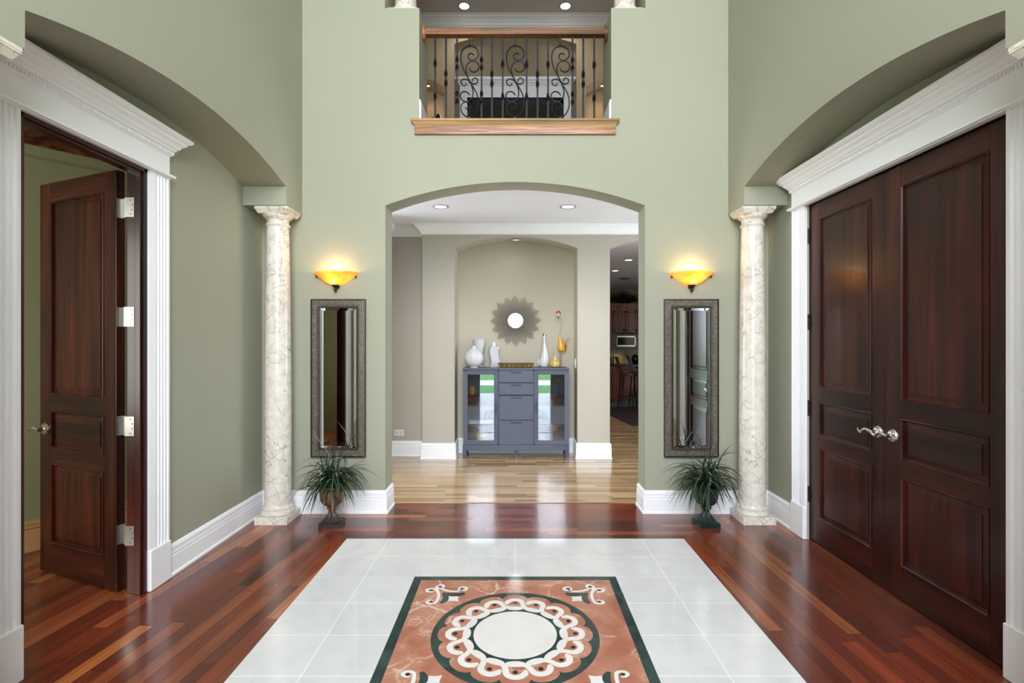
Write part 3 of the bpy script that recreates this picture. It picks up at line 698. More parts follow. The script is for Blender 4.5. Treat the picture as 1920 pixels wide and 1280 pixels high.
def stroke(mb, pts, w, sx, sy, z1):
    loc = crv([(*fz(*p), 0) for p in pts], 5); n = len(loc); ws = w if callable(w) else (lambda t: w)
    L_, R_ = [], []
    for i in range(n):
        t = (loc[min(i+1, n-1)]-loc[max(i-1, 0)]).normalized(); nx, ny = -t.y, t.x; ww = ws(i/(n-1))
        L_.append((MC[0]+sx*(loc[i].x+nx*ww), MC[1]+sy*(loc[i].y+ny*ww))); R_.append((MC[0]+sx*(loc[i].x-nx*ww), MC[1]+sy*(loc[i].y-ny*ww)))
    mb.add([(x, y, z1) for x, y in L_]+[(x, y, z1) for x, y in R_], [(i, i+1, n+i+1, n+i) for i in range(n-1)])
for sx in (1, -1):
    for sy in (1, -1):
        w = MB(); z1 = Z0+.002
        stroke(w, [(500, 132), (540, 130), (548, 112), (520, 103), (492, 112), (488, 130), (500, 140), (430, 142), (370, 134), (330, 118), (300, 95), (330, 84), (345, 96), (325, 112)], .0085, sx, sy, z1)
        stroke(w, [(250, 148), (200, 142), (195, 125), (230, 118), (270, 122), (296, 150), (300, 185), (285, 225), (262, 248), (210, 252), (195, 238), (225, 226), (250, 228)], .0085, sx, sy, z1+.0001)
        stroke(w, [(300, 92), (285, 112), (280, 135)], .013, sx, sy, z1+.0002)
        q = [fz(*p) for p in ((384, 178), (415, 188), (480, 186), (474, 208), (478, 232), (430, 227), (384, 229), (392, 205))]
        w.add([(MC[0]+sx*x, MC[1]+sy*y, z1) for x, y in q], [tuple(range(len(q)))])
        cs = w.build('corner_scroll', WHITEM, R)
        g = MB(); stroke(g, [(536, 160), (490, 170), (430, 172), (370, 168), (338, 156)], lambda t: .004+.016*sin(pi*min(1, .15+t*.8)), sx, sy, z1+.0003); g.build('leaf', GREENM, cs); g = MB()
        stroke(g, [(318, 250), (345, 232), (362, 210), (362, 190), (345, 165)], lambda t: .004+.014*sin(pi*min(1, .1+t*.8)), sx, sy, z1+.0004)
        g.build('leaf', GREENM, cs)
        for p in ((508, 119), (312, 100), (232, 133), (232, 236)):
            x, y = fz(*p); MB().lathe([(0, 0), (.010, 0), (.010, .0003), (0, .0003)], (MC[0]+sx*x, MC[1]+sy*y, z1+.0004), 14).build('dot', BLACKM, cs)

# ---------------------------------------------------------------- wall mirrors
def mirror(xa, xb, label):
    z0, z1 = .470, 1.782; R = thing('wall_mirror', label, 'mirror', ((xa+xb)/2, YB, z0)); yf = YB-.03
    fr = MB()
    def ringf(mb, i0, y0, i1, y1):
        a = [(xa+i0, y0, z0+i0), (xb-i0, y0, z0+i0), (xb-i0, y0, z1-i0), (xa+i0, y0, z1-i0)]
        b = [(xa+i1, y1, z0+i1), (xb-i1, y1, z0+i1), (xb-i1, y1, z1-i1), (xa+i1, y1, z1-i1)]
        mb.add(a+b, [(k, (k+1) % 4, 4+(k+1) % 4, 4+k) for k in range(4)])
    F = .0745
    for a in ((0, YB-.001, 0, yf), (0, yf, .008, yf-.002), (.008, yf-.002, .011, yf+.006)): ringf(fr, *a)
    for a in ((F-.013, yf+.008, F-.010, yf), (F-.010, yf, F-.002, yf), (F-.002, yf, F, yf+.012)): ringf(fr, *a)
    frame = fr.build('frame', PEWTER_D, R)
    cv = MB(); ringf(cv, .010, yf+.006, F-.012, yf+.008)
    # carved leaf chevrons
    def wedge(cx, cz, ang, ln=.011, wd=.0042, h=.009):
        d = Vector((cos(ang), sin(ang))); n = Vector((-d.y, d.x)); c_ = Vector((cx, cz)); ps = [c_-d*ln, c_+n*wd, c_+d*ln, c_-n*wd]
        cv.add([(p.x, yf+.0075, p.y) for p in ps]+[(cx, yf+.0075-h, cz)], [(0, 1, 4), (1, 2, 4), (2, 3, 4), (3, 0, 4)])
    rows = (.019, .033, .047, .060-.003)
    for k, ins in enumerate(rows):
        sg = 1 if k % 2 else -1
        z = z0+ins+.004
        while z < z1-ins:
            wedge(xa+ins, z, radians(90+sg*38)); wedge(xb-ins, z, radians(90-sg*38)); z += .0125
        x = xa+ins+.012
        while x < xb-ins-.006:
            wedge(x, z0+ins, radians(sg*38)); wedge(x, z1-ins, radians(-sg*38)); x += .0125
    cv.build('carved_band', PEWTER, frame)
    g = MB(); F2 = F-.001; bv = .022
    a = [(xa+F2, yf+.012, z0+F2), (xb-F2, yf+.012, z0+F2), (xb-F2, yf+.012, z1-F2), (xa+F2, yf+.012, z1-F2)]
    i1 = F2+bv
    b = [(xa+i1, yf+.0096, z0+i1), (xb-i1, yf+.0096, z0+i1), (xb-i1, yf+.0096, z1-i1), (xa+i1, yf+.0096, z1-i1)]
    g.add(a+b, [(k, (k+1) % 4, 4+(k+1) % 4, 4+k) for k in range(4)]+[(4, 5, 6, 7)])
    g.build('mirror_glass', MIRR, R)
    return R
mirror(-1.695, -1.243, 'tall narrow mirror in a carved pewter frame on the wall left of the archway')
mirror(1.238, 1.688, 'tall narrow mirror in a carved pewter frame on the wall right of the archway')

# ---------------------------------------------------------------- sconces
def sconce(x, label):
    R = thing('wall_sconce', label, 'wall lamp', (x, YB, 1.84), group='amber bowl sconces over the two mirrors')
    n = 40; pr = [(.030, 1.893), (.050, 1.900), (.085, 1.918), (.120, 1.945), (.150, 1.972), (.172, 1.987), (.182, 1.992), (.184, 1.998), (.180, 2.002)]
    inn = [(r-.005, z+.004) for r, z in pr[::-1]]
    sh = MB().lathe(pr+inn, (x, YB-.002, 0), n, 'Z', a0=pi, a1=2*pi, sy=.78); sh.build('shade', AMBER, R, smooth=True, sharp=60)
    f = MB().lathe([(0, 1.838), (.006, 1.842), (.010, 1.850), (.013, 1.856), (.011, 1.866), (.014, 1.878), (.026, 1.890), (.033, 1.893), (.033, 1.897), (.0, 1.899)], (x, YB-.034, 0), 20)
    f.box(x-.02, x+.02, YB-.012, YB, 1.87, 1.96)
    f.build('finial', BRONZE, R, smooth=True)
    for dx in (-.163, .163): MB().sphere((x+dx, YB-.02, 1.966), .008, 10).build('knob', BRONZE, R, smooth=True)
    MB().sphere((x, YB-.062, 1.945), .022, 16, (1, 1, 1.2)).build('bulb', BULB, R, smooth=True)
    l = bpy.data.lights.new('sconce_lamp', 'POINT'); l.energy = 2.6; l.color = (1, .72, .36); l.shadow_soft_size = .03
    o = bpy.data.objects.new('sconce_lamp', l); C.objects.link(o); o.parent = R; o.location = (0, -.07, .16)
sconce(-1.487, 'lit amber glass bowl sconce above the left mirror'); sconce(1.462, 'lit amber glass bowl sconce above the right mirror')

# ---------------------------------------------------------------- urn planters
def planter(x, y, label, body, foot, seed, rim, rot):
    rnd = random.Random(seed)
    R = thing('urn_planter', label, 'potted plant', (x, y, 0))
    h = .078; ft = MB().box(-h, h, -h, h, 0, .036); ft.v = [(x+a*cos(rot)-b*sin(rot), y+a*sin(rot)+b*cos(rot), c) for a, b, c in ft.v]
    ft.lathe([(.074, .036), (.075, .042), (.062, .055), (.042, .075), (.028, .098), (.024, .112)], (x, y, 0), 96, flute=(20, .05, .045, .112))
    ft.build('pedestal', foot, R, smooth=True)
    bw = MB().lathe([(.024, .110), (.027, .118), (.026, .124), (.038, .132), (.041, .139), (.036, .147), (.030, .152), (.045, .158), (.066, .172), (.082, .195), (.090, .225), (.092, .255), (.090, .28), (.092, .292), (.100, .300), (rim, .308), (rim, .316), (rim-.012, .316), (.085, .30), (.082, .27)], (x, y, 0), 96, flute=(24, .018, .16, .29))
    for k in range(30):
        a = 2*pi*k/30; bw.sphere((x+(rim-.001)*cos(a), y+(rim-.001)*sin(a), .308), .0075, 6)
    bw.build('urn_bowl', body, R, smooth=True)
    MB().lathe([(0, .285), (.085, .285)], (x, y, 0), 24).build('soil', mat('soil', (40, 30, 22), .9), R)
    fo = MB()
    heads = [(-.035, 0, .40), (.03, .01, .43), (.0, -.03, .37), (.05, -.02, .36), (-.05, -.02, .345)]
    for hx, hy, hz in heads:
        fo.tube([(x+hx*.3, y+hy*.3, .29), (x+hx, y+hy, hz)], .006, 6)
        for k in range(32):
            a = rnd.uniform(0, 2*pi); el = rnd.choice([rnd.uniform(.0, .6), rnd.uniform(.2, .9), rnd.uniform(.5, 1.35)])
            ln = rnd.uniform(.26, .42); wd = rnd.uniform(.0055, .0095); d = Vector((cos(a), sin(a)*.68, 0))
            p = Vector((x+hx, y+hy, hz-rnd.uniform(0, .05))); v = d*cos(el)+Vector((0, 0, sin(el))); n = 9; pts = [p.copy()]
            dr = rnd.uniform(.17, .36)*(1 if el < 1.1 else .55)
            for i in range(n):
                p = p+v*(ln/n); v = (v+Vector((0, 0, -dr))).normalized(); pts.append(p.copy())
                if p.y > YB-.035: p.y = YB-.035
                if abs(p.x) > 1.765 and p.y > 3.96: p.x = math.copysign(1.765, p.x)
                if p.z < .03: break
            side = Vector((-d.y, d.x, 0)).normalized(); vs = []; m_ = len(pts)
            for i, q in enumerate(pts):
                t = i/(m_-1); w = wd*(1-t**2.2)*(.55+.45*min(1, t*4))
                q2 = Vector((q.x, min(q.y, YB-.035), max(q.z, .01)))
                vs += [q2-side*w, q2+Vector((0, 0, -w*.5)), q2+side*w]
            fo.add(vs, [f for i in range(m_-1) for f in ((i*3, i*3+1, i*3+4, i*3+3), (i*3+1, i*3+2, i*3+5, i*3+4))])
    lf = mat('leaf_green', (34, 56, 36), .35, var=.5, vscale=25)
    fo.build('foliage', lf, R, smooth=True)
    return R
URN_C = mat('aged_copper_urn', (128, 92, 66), .35, .5, var=.35, vscale=25); URN_F = mat('aged_dark_bronze', (72, 64, 60), .4, .6, var=.3, vscale=30)
URN_G = mat('dark_green_urn', (34, 52, 48), .35, .3, var=.2, vscale=20)
planter(-1.425, 3.985, 'spiky dracaena in a copper urn on the floor beside the left column', URN_C, URN_F, 3, .115, 0)
planter(1.487, 3.99, 'spiky dracaena in a dark green urn on the floor beside the right column', URN_G, URN_G, 11, .125, .12)

# ---------------------------------------------------------------- balcony
B = sroot('trim_10', 'oak cap and fascia board at the foot of the balcony opening', (0, 4.24, 3.15))
cp = MB()
for p0, z0, p1, z1 in ((.018, 3.212, .024, 3.226), (.024, 3.226, .036, 3.240), (.036, 3.240, .042, 3.250), (.048, 3.250, .052, 3.256), (.052, 3.256, .052, 3.266), (.052, 3.266, .046, 3.272)):
    cp.frus(-.812-p0, .812+p0, YB-p0, YB+.01, z0, -.812-p1, .812+p1, YB-p1, YB+.01, z1+1e-5)
cp.box(-.799, .799, YB, 4.64, 3.20, 3.272); cp.build('cap', OAK_L, B)
OAKF = woodm('oak_fascia_grain', (96, 60, 42), (170, 118, 84), (214, 164, 122), 'X', .4, .2, scale=2.6)
box(-.836, .836, YB-.022, YB, 3.15, 3.215).build('fascia', OAKF, B, bevel=.002)
for s, n in ((-1, 'left'), (1, 'right')):
    x0, x1 = sorted((s*.80, s*.785)); struct('baseboard_balcony_%s' % n, MB().box(x0, x1, YB+.002, 4.66, 3.272, 3.43).box(*sorted((s*.80, s*.79)), YB+.002, 4.66, 3.43, 3.45), WHITE, 'white baseboard on the %s side of the balcony opening' % n)
RY = 4.45
RL = thing('balcony_railing', 'oak balcony handrail on black wrought iron balusters above the arch', 'railing', (0, RY, 3.272))
hr = MB().prism([(RY-.033, 4.082), (RY+.033, 4.082), (RY+.033, 4.092), (RY+.027, 4.098), (RY+.033, 4.112), (RY+.033, 4.130), (RY+.022, 4.140), (RY, 4.143), (RY-.022, 4.140), (RY-.033, 4.130), (RY-.033, 4.112), (RY-.027, 4.098), (RY-.033, 4.092)], 'X', -.783, .783)
hr.build('handrail', OAK_H, RL)
for s in (-1, 1):
    ro = MB(); pts = [(RY+.062*cos(a*pi/12), 4.112+.072*sin(a*pi/12)) for a in range(24)]
    ro.prism(pts, 'X', s*.799, s*.782); pts = [(RY+.05*cos(a*pi/12), 4.112+.060*sin(a*pi/12)) for a in range(24)]; ro.prism(pts, 'X', s*.783, s*.776)
    ro.build('rosette', OAK_H, RL)
def bal(x, kind):
    hw = .0082; z0, z1 = 3.272, 4.084
    lens = {'A': [3.836, 3.55], 'B': [3.752, 3.668], 'C': [3.875, 3.806, 3.579, 3.512]}[kind]; hl = .043 if kind != 'C' else .035
    if kind == 'A': hl = .046
    zs = [z0, z0+.01]; ks = sorted(set([z0, z1]+[l+hl*t/8 for l in lens for t in range(-8, 9)])); vs = []; fs = []
    for z in ks:
        b = 0; ang = 0
        for l in lens:
            t = (z-l)/hl
            if abs(t) <= 1: b = max(b, cos(t*pi/2)); 
            if t > 0: ang += min(1, t)*pi/4+pi/4
            elif t > -1: ang += (1+t)*pi/4
        w = hw*math.sqrt(2)*(1+.30*b)*(1-.10*(1-b) if b > 0 else .93)
        for k in range(4): vs.append((x+w*cos(pi/4+ang+k*pi/2), RY+w*sin(pi/4+ang+k*pi/2), z))
    n = len(ks)
    for i in range(n-1):
        for k in range(4): fs.append((i*4+k, i*4+(k+1) % 4, (i+1)*4+(k+1) % 4, (i+1)*4+k))
    fs += [(3, 2, 1, 0), tuple(range(4*n-4, 4*n))]
    MB().add(vs, fs).build('twisted_baluster', IRON, RL)
def bx_(px): return (px-966)/960*RY
for px, k in ((815.9, 'A'), (836.1, 'B'), (856.9, 'C'), (903, 'C'), (922.4, 'B'), (942.7, 'A'), (987.4, 'A'), (1007.9, 'B'), (1027.6, 'A'), (1073.5, 'C'), (1093.7, 'B'), (1114.2, 'A')):
    bal(bx_(px), k)
SC = [
 [(690, 405), (672, 388), (650, 385), (628, 400), (622, 425), (635, 455), (668, 468), (705, 460), (738, 430), (747, 385), (725, 330), (685, 303), (640, 297), (590, 312), (552, 350), (537, 405), (537, 460), (548, 520), (570, 580), (605, 650), (645, 725), (690, 800), (728, 875), (745, 950), (742, 1030), (715, 1095), (680, 1135), (640, 1148), (595, 1138), (555, 1105), (536, 1060), (540, 1010), (565, 978), (600, 968), (640, 980), (656, 1010), (650, 1040), (625, 1053), (600, 1045), (588, 1030)],
 [(635, 560), (650, 592), (685, 608), (725, 598), (750, 560), (748, 520), (722, 488), (675, 478), (630, 494), (602, 535), (597, 590), (612, 650), (645, 725), (668, 785), (682, 840), (675, 905), (645, 945), (595, 963), (550, 945), (530, 900), (540, 860), (575, 842), (610, 850), (632, 872), (640, 888)],
 [(598, 740), (600, 758), (580, 772), (550, 760), (537, 730), (548, 702), (580, 691), (615, 702), (645, 728), (680, 748), (712, 750), (735, 728), (736, 700), (712, 681), (685, 688), (674, 705), (678, 722)]]
def scroll(px):
    xc = bx_(px); s = MB()
    def P(q): return (xc+(q[0]-637)/6.4/960*RY, RY, CH+(640-(40+q[1]/6.4))/960*RY)
    for k, c in enumerate(SC):
        pts = [P(q) for q in c]; pts = crv(pts, 3); n = len(pts)
        s.tube(pts, [.0056 if 2 < i < n-3 else .0045 for i in range(n)], 7)
    for q, r in (((645, 727), .011), ((672, 473), .010), ((592, 966), .009)): s.sphere(P(q), r, 10, (1, .8, .8))
    h = .0078; ztop = P((637, 290))[2]; zb = P((640, 1150))[2]
    s.box(xc-h, xc+h, RY-h, RY+h, ztop, 4.084); s.box(xc-.011, xc+.011, RY-.011, RY+.011, ztop-.004, ztop+.012)
    s.box(xc-h, xc+h, RY-h, RY+h, 3.272, zb+.002); s.box(xc-.011, xc+.011, RY-.011, RY+.011, zb-.012, zb+.003)
    s.build('scroll_baluster', IRON, RL, smooth=True)
for px in (880, 965.5, 1050.4): scroll(px)

# landing furniture: mantel with dark screen, alcove pots
def LX(px, Y): return (px-966)/960*Y
def LZ(py, Y): return CH+(640-py)/960*Y
MT = thing('mantel_surround', 'white mantel surround on the landing behind the balusters', 'mantel', (0, 7.5, 3.27))
GT = MATS['grey_trim_paint']; Y1 = 7.42
xl, xr = LX(862, Y1), LX(1071, Y1); xl2, xr2 = LX(876, Y1), LX(1057, Y1); zt = LZ(183, Y1)
box(xl, xl2, Y1, 7.48, 3.27, zt).build('leg', GT, MT); box(xr2, xr, Y1, 7.48, 3.27, zt).build('leg', GT, MT)
MB().box(xl, xr, Y1, 7.48, zt, LZ(160, Y1)).box(xl, xr, Y1-.008, 7.48, zt, zt+.02).build('frieze', GT, MT)
sf = MB(); zz = LZ(160, Y1)
for p, a, b in ((.015, 0, .02), (.035, .02, .045), (.05, .045, .06), (.065, .06, .095)): sf.box(xl-p*.9, xr+p*.9, Y1-p, 7.48, zz+a, zz+b)
sf.build('shelf', GT, MT)
TVB = thing('wall_screen', 'dark glossy screen in a black frame inside the white mantel', 'screen', (0, 7.6, 4.0))
BLK = mat('black_frame', (14, 15, 20), .3)
MB().box(xl2, xr2, 7.445, 7.48, zt-.085, zt).box(xl2, xl2+.06, 7.445, 7.48, 3.8, zt).box(xr2-.06, xr2, 7.445, 7.48, 3.8, zt).build('frame', BLK, TVB)
box(xl2+.06, xr2-.06, 7.465, 7.48, 3.8, zt-.085).build('screen', TVG, TVB)
for px, r, h, lb in ((822, .038, .14, 'dark red round pot in the left lit alcove of the landing, larger of the pair'), (811, .022, .12, 'small dark pot in the left lit alcove beside the red pot'), (1118, .03, .035, 'small dark bowl in the right lit alcove of the landing')):
    x = LX(px, 7.52); R = MB().lathe([(0, 0), (r*.6, 0), (r, h*.5), (r*.9, h*.85), (r*.5, h), (r*.4, h), (0, h*.95)], (x, 7.52, 4.6+.0), 20)
    if r > .035: R = MB().lathe([(0, 0), (r*.6, 0), (r, h*.6), (r*.9, h), (r*.5, h+.03), (0, h+.03)], (x, 7.52, 4.6), 20)
    tag(R.build('alcove_pot', mat('dark_red_pot', (72, 22, 22), .2) if r > .035 else BLK, smooth=True), lb, 'pot')

# ---------------------------------------------------------------- recessed lights
def downlight(name, x, y, z, r, m, label, group, sp=0, col=(1, .97, .92)):
    R = thing(name, label, 'ceiling light', (x, y, z), group=group)
    MB().lathe([(r, 0), (r, -.006), (r*.93, -.009), (r*.76, -.004), (r*.76, 0)], (x, y, z), 32).build('trim_ring', mat('grey_ring', (150, 146, 146), .6), R, smooth=True)
    MB().lathe([(0, -.003), (r*.76, -.003), (r*.76, -.001), (0, -.001)], (x, y, z), 32).build('lamp_face', m, R)
    if sp: spot('downlight_beam', (x, y, z-.03), sp, col, 125, .05)
g = 'recessed ceiling lights in the hall'
downlight('recessed_light', -.786, 5.39, 2.85, .082, DLITE, 'left recessed ceiling light in the hall above the arch', g, 14)
downlight('recessed_light', .556, 5.39, 2.85, .082, DLITE, 'right recessed ceiling light in the hall above the arch', g, 14)
g = 'recessed ceiling lights over the landing'
downlight('recessed_light', -.71, 7.13, 6.10, .09, DLITE, 'left recessed light in the landing ceiling above the railing', g, 12)
downlight('recessed_light', .70, 7.13, 6.10, .09, DLITE, 'right recessed light in the landing ceiling above the railing', g, 12)
downlight('recessed_light', .01, 6.42, 2.706, .06, DLITE_DIM, 'dim recessed light in the soffit of the niche over the sunburst mirror', None, .8)
downlight('recessed_light', 1.765, 7.97, 2.70, .075, DLITE, 'nearer bright recessed light in the kitchen ceiling', 'kitchen lights', 34)
downlight('recessed_light', 1.79, 9.17, 2.70, .075, DLITE, 'farther bright recessed light in the kitchen ceiling', 'kitchen lights', 34)
for s, n in ((-1, 'left'), (1, 'right')):
    downlight('alcove_light', s*1.285, 7.55, 5.20, .03, DLWARM, 'small warm light at the top of the %s landing alcove' % n, 'landing alcove lights', 5, (1, .62, .3))
tag(MB().lathe([(0, 0), (.11, 0), (.11, -.008), (.1, -.012), (0, -.01)], (2.2, 10.33, 2.70), 28).build('ceiling_speaker', mat('speaker_grille', (90, 80, 78), .8), smooth=True), 'round flush speaker in the kitchen ceiling behind the lights', 'speaker')

# outlet + switch
o = thing('wall_outlet', 'white wall outlet low on the left hall wall', 'outlet', (-1.455, 6.4, .31))
x = LX(748, 6.39); z = LZ(811, 6.39)
box(x-.058, x+.058, 6.392, 6.40, z-.037, z+.037).build('cover_plate', PLAST, o, bevel=.002)
[box(x+a, x+a+.028, 6.390, 6.393, z-.018, z+.018).build('socket', mat('socket_grey', (196, 196, 196), .5), o) for a in (-.04, .012)]
o = thing('light_switch', 'white light switch on the right cheek of the niche', 'switch', (.76, 6.43, 1.1))
box(.752, .76, 6.395, 6.465, 1.10, 1.215).build('cover_plate', PLAST, o, bevel=.002)
box(.748, .753, 6.42, 6.44, 1.135, 1.18).build('rocker', PLAST, o)

# ---------------------------------------------------------------- sideboard
YF = 6.275
def CX(zx): return (850+zx/6.4-966)/960*YF
def CZ(zy): return CH-(670+zy/6.4-640)/960*YF
SB = thing('sideboard', 'slate blue sideboard with four drawers and two glass doors in the niche', 'cabinet', (.01, 6.43, 0))
xl, xr, yb = CX(118), CX(1386), 6.585
zb, zt_ = CZ(1050), CZ(150)
bd = MB().box(xl, xl+.02, YF+.004, yb, zb, zt_).box(xr-.02, xr, YF+.004, yb, zb, zt_).box(xl, xr, YF+.004, yb, zb, zb+.02).box(xl, xr, YF+.004, yb, zt_-.02, zt_).box(xl, xr, yb-.01, yb, zb, zt_)
d0, d1 = CX(541), CX(966)
bd.box(d0-.008, d0+.008, YF+.004, yb, zb, zt_).box(d1-.008, d1+.008, YF+.004, yb, zb, zt_).box(d0, d1, YF+.03, YF+.04, zb, zt_)
bd.build('carcass', SLATE_I, SB)
MB().box(CX(113), CX(1392), YF-.006, yb, zt_, CZ(125)).build('top', SLATE, SB, bevel=.003)
za = CZ(1115); lg = CX(158)-CX(113)
for x0, x1, yy0, yy1 in ((CX(113), CX(113)+lg, YF-.002, YF+.04), (CX(1390)-lg, CX(1390), YF-.002, YF+.04), (CX(113), CX(113)+lg, yb-.04, yb), (CX(1390)-lg, CX(1390), yb-.04, yb), (CX(735), CX(771), YF+.1, YF+.14)):
    box(x0, x1, yy0, yy1, 0, zb).build('leg', SLATE, SB, bevel=.002)
MB().box(CX(113)+lg, CX(1390)-lg, YF, YF+.02, za, zb).box(CX(115), CX(1388), YF+.002, yb, zb-.012, zb).build('apron', SLATE, SB, bevel=.001)
for a, b in ((157, 300), (308, 447), (460, 750), (757, 1046)):
    d = box(CX(547), CX(960), YF-.004, YF+.03, CZ(b), CZ(a)).build('drawer', SLATE, SB, bevel=.0015)
    box(CX(690), CX(816), YF-.008, YF-.003, CZ(a+32), CZ(a+17)).build('drawer_pull', SLATE_D, d, bevel=.001)
for (a, b, g0, g1, hx) in ((122, 537, 170, 488, 512), (970, 1388, 1020, 1335, 994)):
    D = MB(); z0, z1 = CZ(1043), CZ(157); gz0, gz1 = CZ(994), CZ(205); X0, X1, G0, G1 = CX(a), CX(b), CX(g0), CX(g1)
    o4 = [(X0, z0), (X1, z0), (X1, z1), (X0, z1)]; i4 = [(G0, gz0), (G1, gz0), (G1, gz1), (G0, gz1)]
    D.add([(x, YF-.004, z) for x, z in o4]+[(x, YF-.002, z) for x, z in i4]+[(x, YF+.016, z) for x, z in o4]+[(x, YF+.016, z) for x, z in i4],
          [(k, (k+1) % 4, 4+(k+1) % 4, 4+k) for k in range(4)]+[(8+k, 12+k, 12+(k+1) % 4, 8+(k+1) % 4) for k in range(4)]+[(k, 8+k, 8+(k+1) % 4, (k+1) % 4) for k in range(4)]+[(4+k, 4+(k+1) % 4, 12+(k+1) % 4, 12+k) for k in range(4)])
    for k in range(4):        # mitre lines
        (ax, az), (bx, bz) = o4[k], i4[k]; dx, dz = bx-ax, bz-az; q = math.hypot(dx, dz); nx, nz = -dz/q*.0012, dx/q*.0012
    dr = D.build('glass_door', SLATE, SB)
    box(G0, G1, YF+.004, YF+.008, gz0, gz1).build('pane', CABGLASS, dr)
    box(CX(hx-8), CX(hx+8), YF-.008, YF-.003, CZ(668), CZ(535)).build('door_pull', SLATE_D, dr, bevel=.001)
    for k in range(4):
        (ax, az), (bx, bz) = o4[k], i4[k]; dx, dz = bx-ax, bz-az; q = math.hypot(dx, dz); nx, nz = -dz/q*.001, dx/q*.001
        MB().add([(ax+nx, YF-.0046, az+nz), (ax-nx, YF-.0046, az-nz), (bx-nx, YF-.0026, bz-nz), (bx+nx, YF-.0026, bz+nz)], [(0, 1, 2, 3)]).build('mitre_joint', SLATE_D, dr)
for a, b in ((xl+.02, d0-.008), (d1+.008, xr-.02)):
    box(a, b, YF+.03, yb-.01, CZ(583), CZ(567)).build('shelf', SLATE_D, SB)
    box(a, b, YF+.04, yb-.01, CZ(478), CZ(474)).build('glass_shelf', CLEAR, SB)
AMB = mat('amber_ceramic', (214, 146, 30), .25); CREAM = mat('cream_ceramic', (224, 200, 150), .3)
def tinyX(zx, Y=6.42): return (850+zx/6.4-966)/960*Y
def tinyZ(zy, Y=6.42): return CH-(670+zy/6.4-640)/960*Y
zsh = CZ(474)
o = thing('pillar_candle', 'amber pillar candle behind the left glass door of the sideboard', 'candle', (tinyX(227), 6.42, zsh))
MB().lathe([(0, 0), (.02, 0), (.02, .006), (.006, .01), (.006, .016), (0, .016)], (tinyX(227), 6.42, zsh+.001), 20).build('holder', BRONZE, o, smooth=True)
MB().lathe([(0, .016), (.034, .016), (.035, .02), (.035, .115), (.031, .118), (0, .114)], (tinyX(227), 6.42, zsh+.001), 28).build('candle', AMB, o, smooth=True)
MB().tube([(tinyX(227), 6.42, zsh+.11), (tinyX(227), 6.42, zsh+.125)], .0015, 6).build('wick', BLK, o)
zf = CZ(1050)+.02
v = MB().lathe([(0, 0), (.04, 0), (.075, .03), (.090, .065), (.080, .095), (.045, .12), (.038, .14), (.060, .165), (.066, .172), (.060, .172), (.034, .145), (0, .14)], (tinyX(350), 6.42, zf+.001), 36)
tag(v.build('round_vase', CREAM, smooth=True), 'cream round vase with flared lip low behind the left glass door', 'vase')
bk = thing('folded_linen', 'white and rust folded linens on the shelf behind the left glass door', 'linen', (tinyX(300), 6.42, tinyZ(850)))
box(tinyX(180), tinyX(470), 6.48, 6.56, tinyZ(808), tinyZ(764)).build('white_cloth', PLAST, bk, bevel=.006)
box(tinyX(180), tinyX(330), 6.48, 6.56, tinyZ(850), tinyZ(808)).build('rust_cloth', mat('rust_cloth', (140, 84, 66), .8), bk, bevel=.005)
box(xl+.02, d0-.008, 6.44, yb-.01, tinyZ(856), tinyZ(850)).build('lower_shelf', CLEAR, SB)
def goblet(x, y, z, R_, h, bowlh, label, m=AMB):
    o = thing('glass_goblet', label, 'goblet', (x, y, z))
    MB().lathe([(0, 0), (R_*.55, 0), (R_*.5, .004), (.006, .010), (.006, h-bowlh), (0, h-bowlh)], (x, y, z), 28).build('stem', BLK, o, smooth=True)
    MB().lathe([(0, h-bowlh), (.012, h-bowlh), (R_*.5, h-bowlh*.55), (R_, h), (R_-.004, h), (R_*.42, h-bowlh*.5), (0, h-bowlh*.8)], (x, y, z), 32).build('bowl', m, o, smooth=True)
goblet(tinyX(1262), 6.42, zsh+.001, .052, .205, .03, 'amber rimmed goblet on black stem, upper shelf behind the right glass door')
goblet(tinyX(1208), 6.42, zf+.001, .100, .195, .07, 'wide amber bowl on a stem, low behind the right glass door')
zs2 = CZ(567)

# ---------------------------------------------------------------- things on the sideboard
YT = 6.42; ZT = CZ(125)
def TX(zx, Y=YT): return (860+zx/8.727-966)/960*Y
def TS(d, Y=YT): return d/8.727/960*Y
def lath(prof, x, y, seg=40, **k): return MB().lathe(prof, (x, y, ZT+.0005), seg, **k)
x = TX(328); f = TS
tag(lath([(0, 0), (.040, 0), (.046, .004), (.046, .010), (.025, .03), (.025, .06), (.026, .12), (.050, .19), (.068, .28), (.079, .348), (.083, .352), (.083, .356), (.078, .356), (.066, .28), (0, .1)], x, 6.512).build('flared_vase', CERW, smooth=True), 'tall white flared vase at the back left of the sideboard', 'vase')
x = TX(250, 6.38); pr = [(0, 0), (.055, 0)]
n = 44
for i in range(n+1):
    t = -1.15+(1.15+1.24)*i/n; r = .119*cos(t)**.85 if cos(t) > 0 else 0
    r = .119*math.sqrt(max(0, 1-sin(t)**2)); z = .118+.118*sin(t)
    if i % 4 == 0 and 4 < i < 38: r -= .0022
    pr.append((r, z))
pr += [(.034, .236), (.026, .246), (.023, .262), (.024, .270), (.019, .270), (.018, .255), (0, .25)]
tag(lath(pr, x, 6.375).build('ribbed_round_vase', CERW, smooth=True, sharp=20), 'round ribbed white vase at the left front of the sideboard', 'vase')
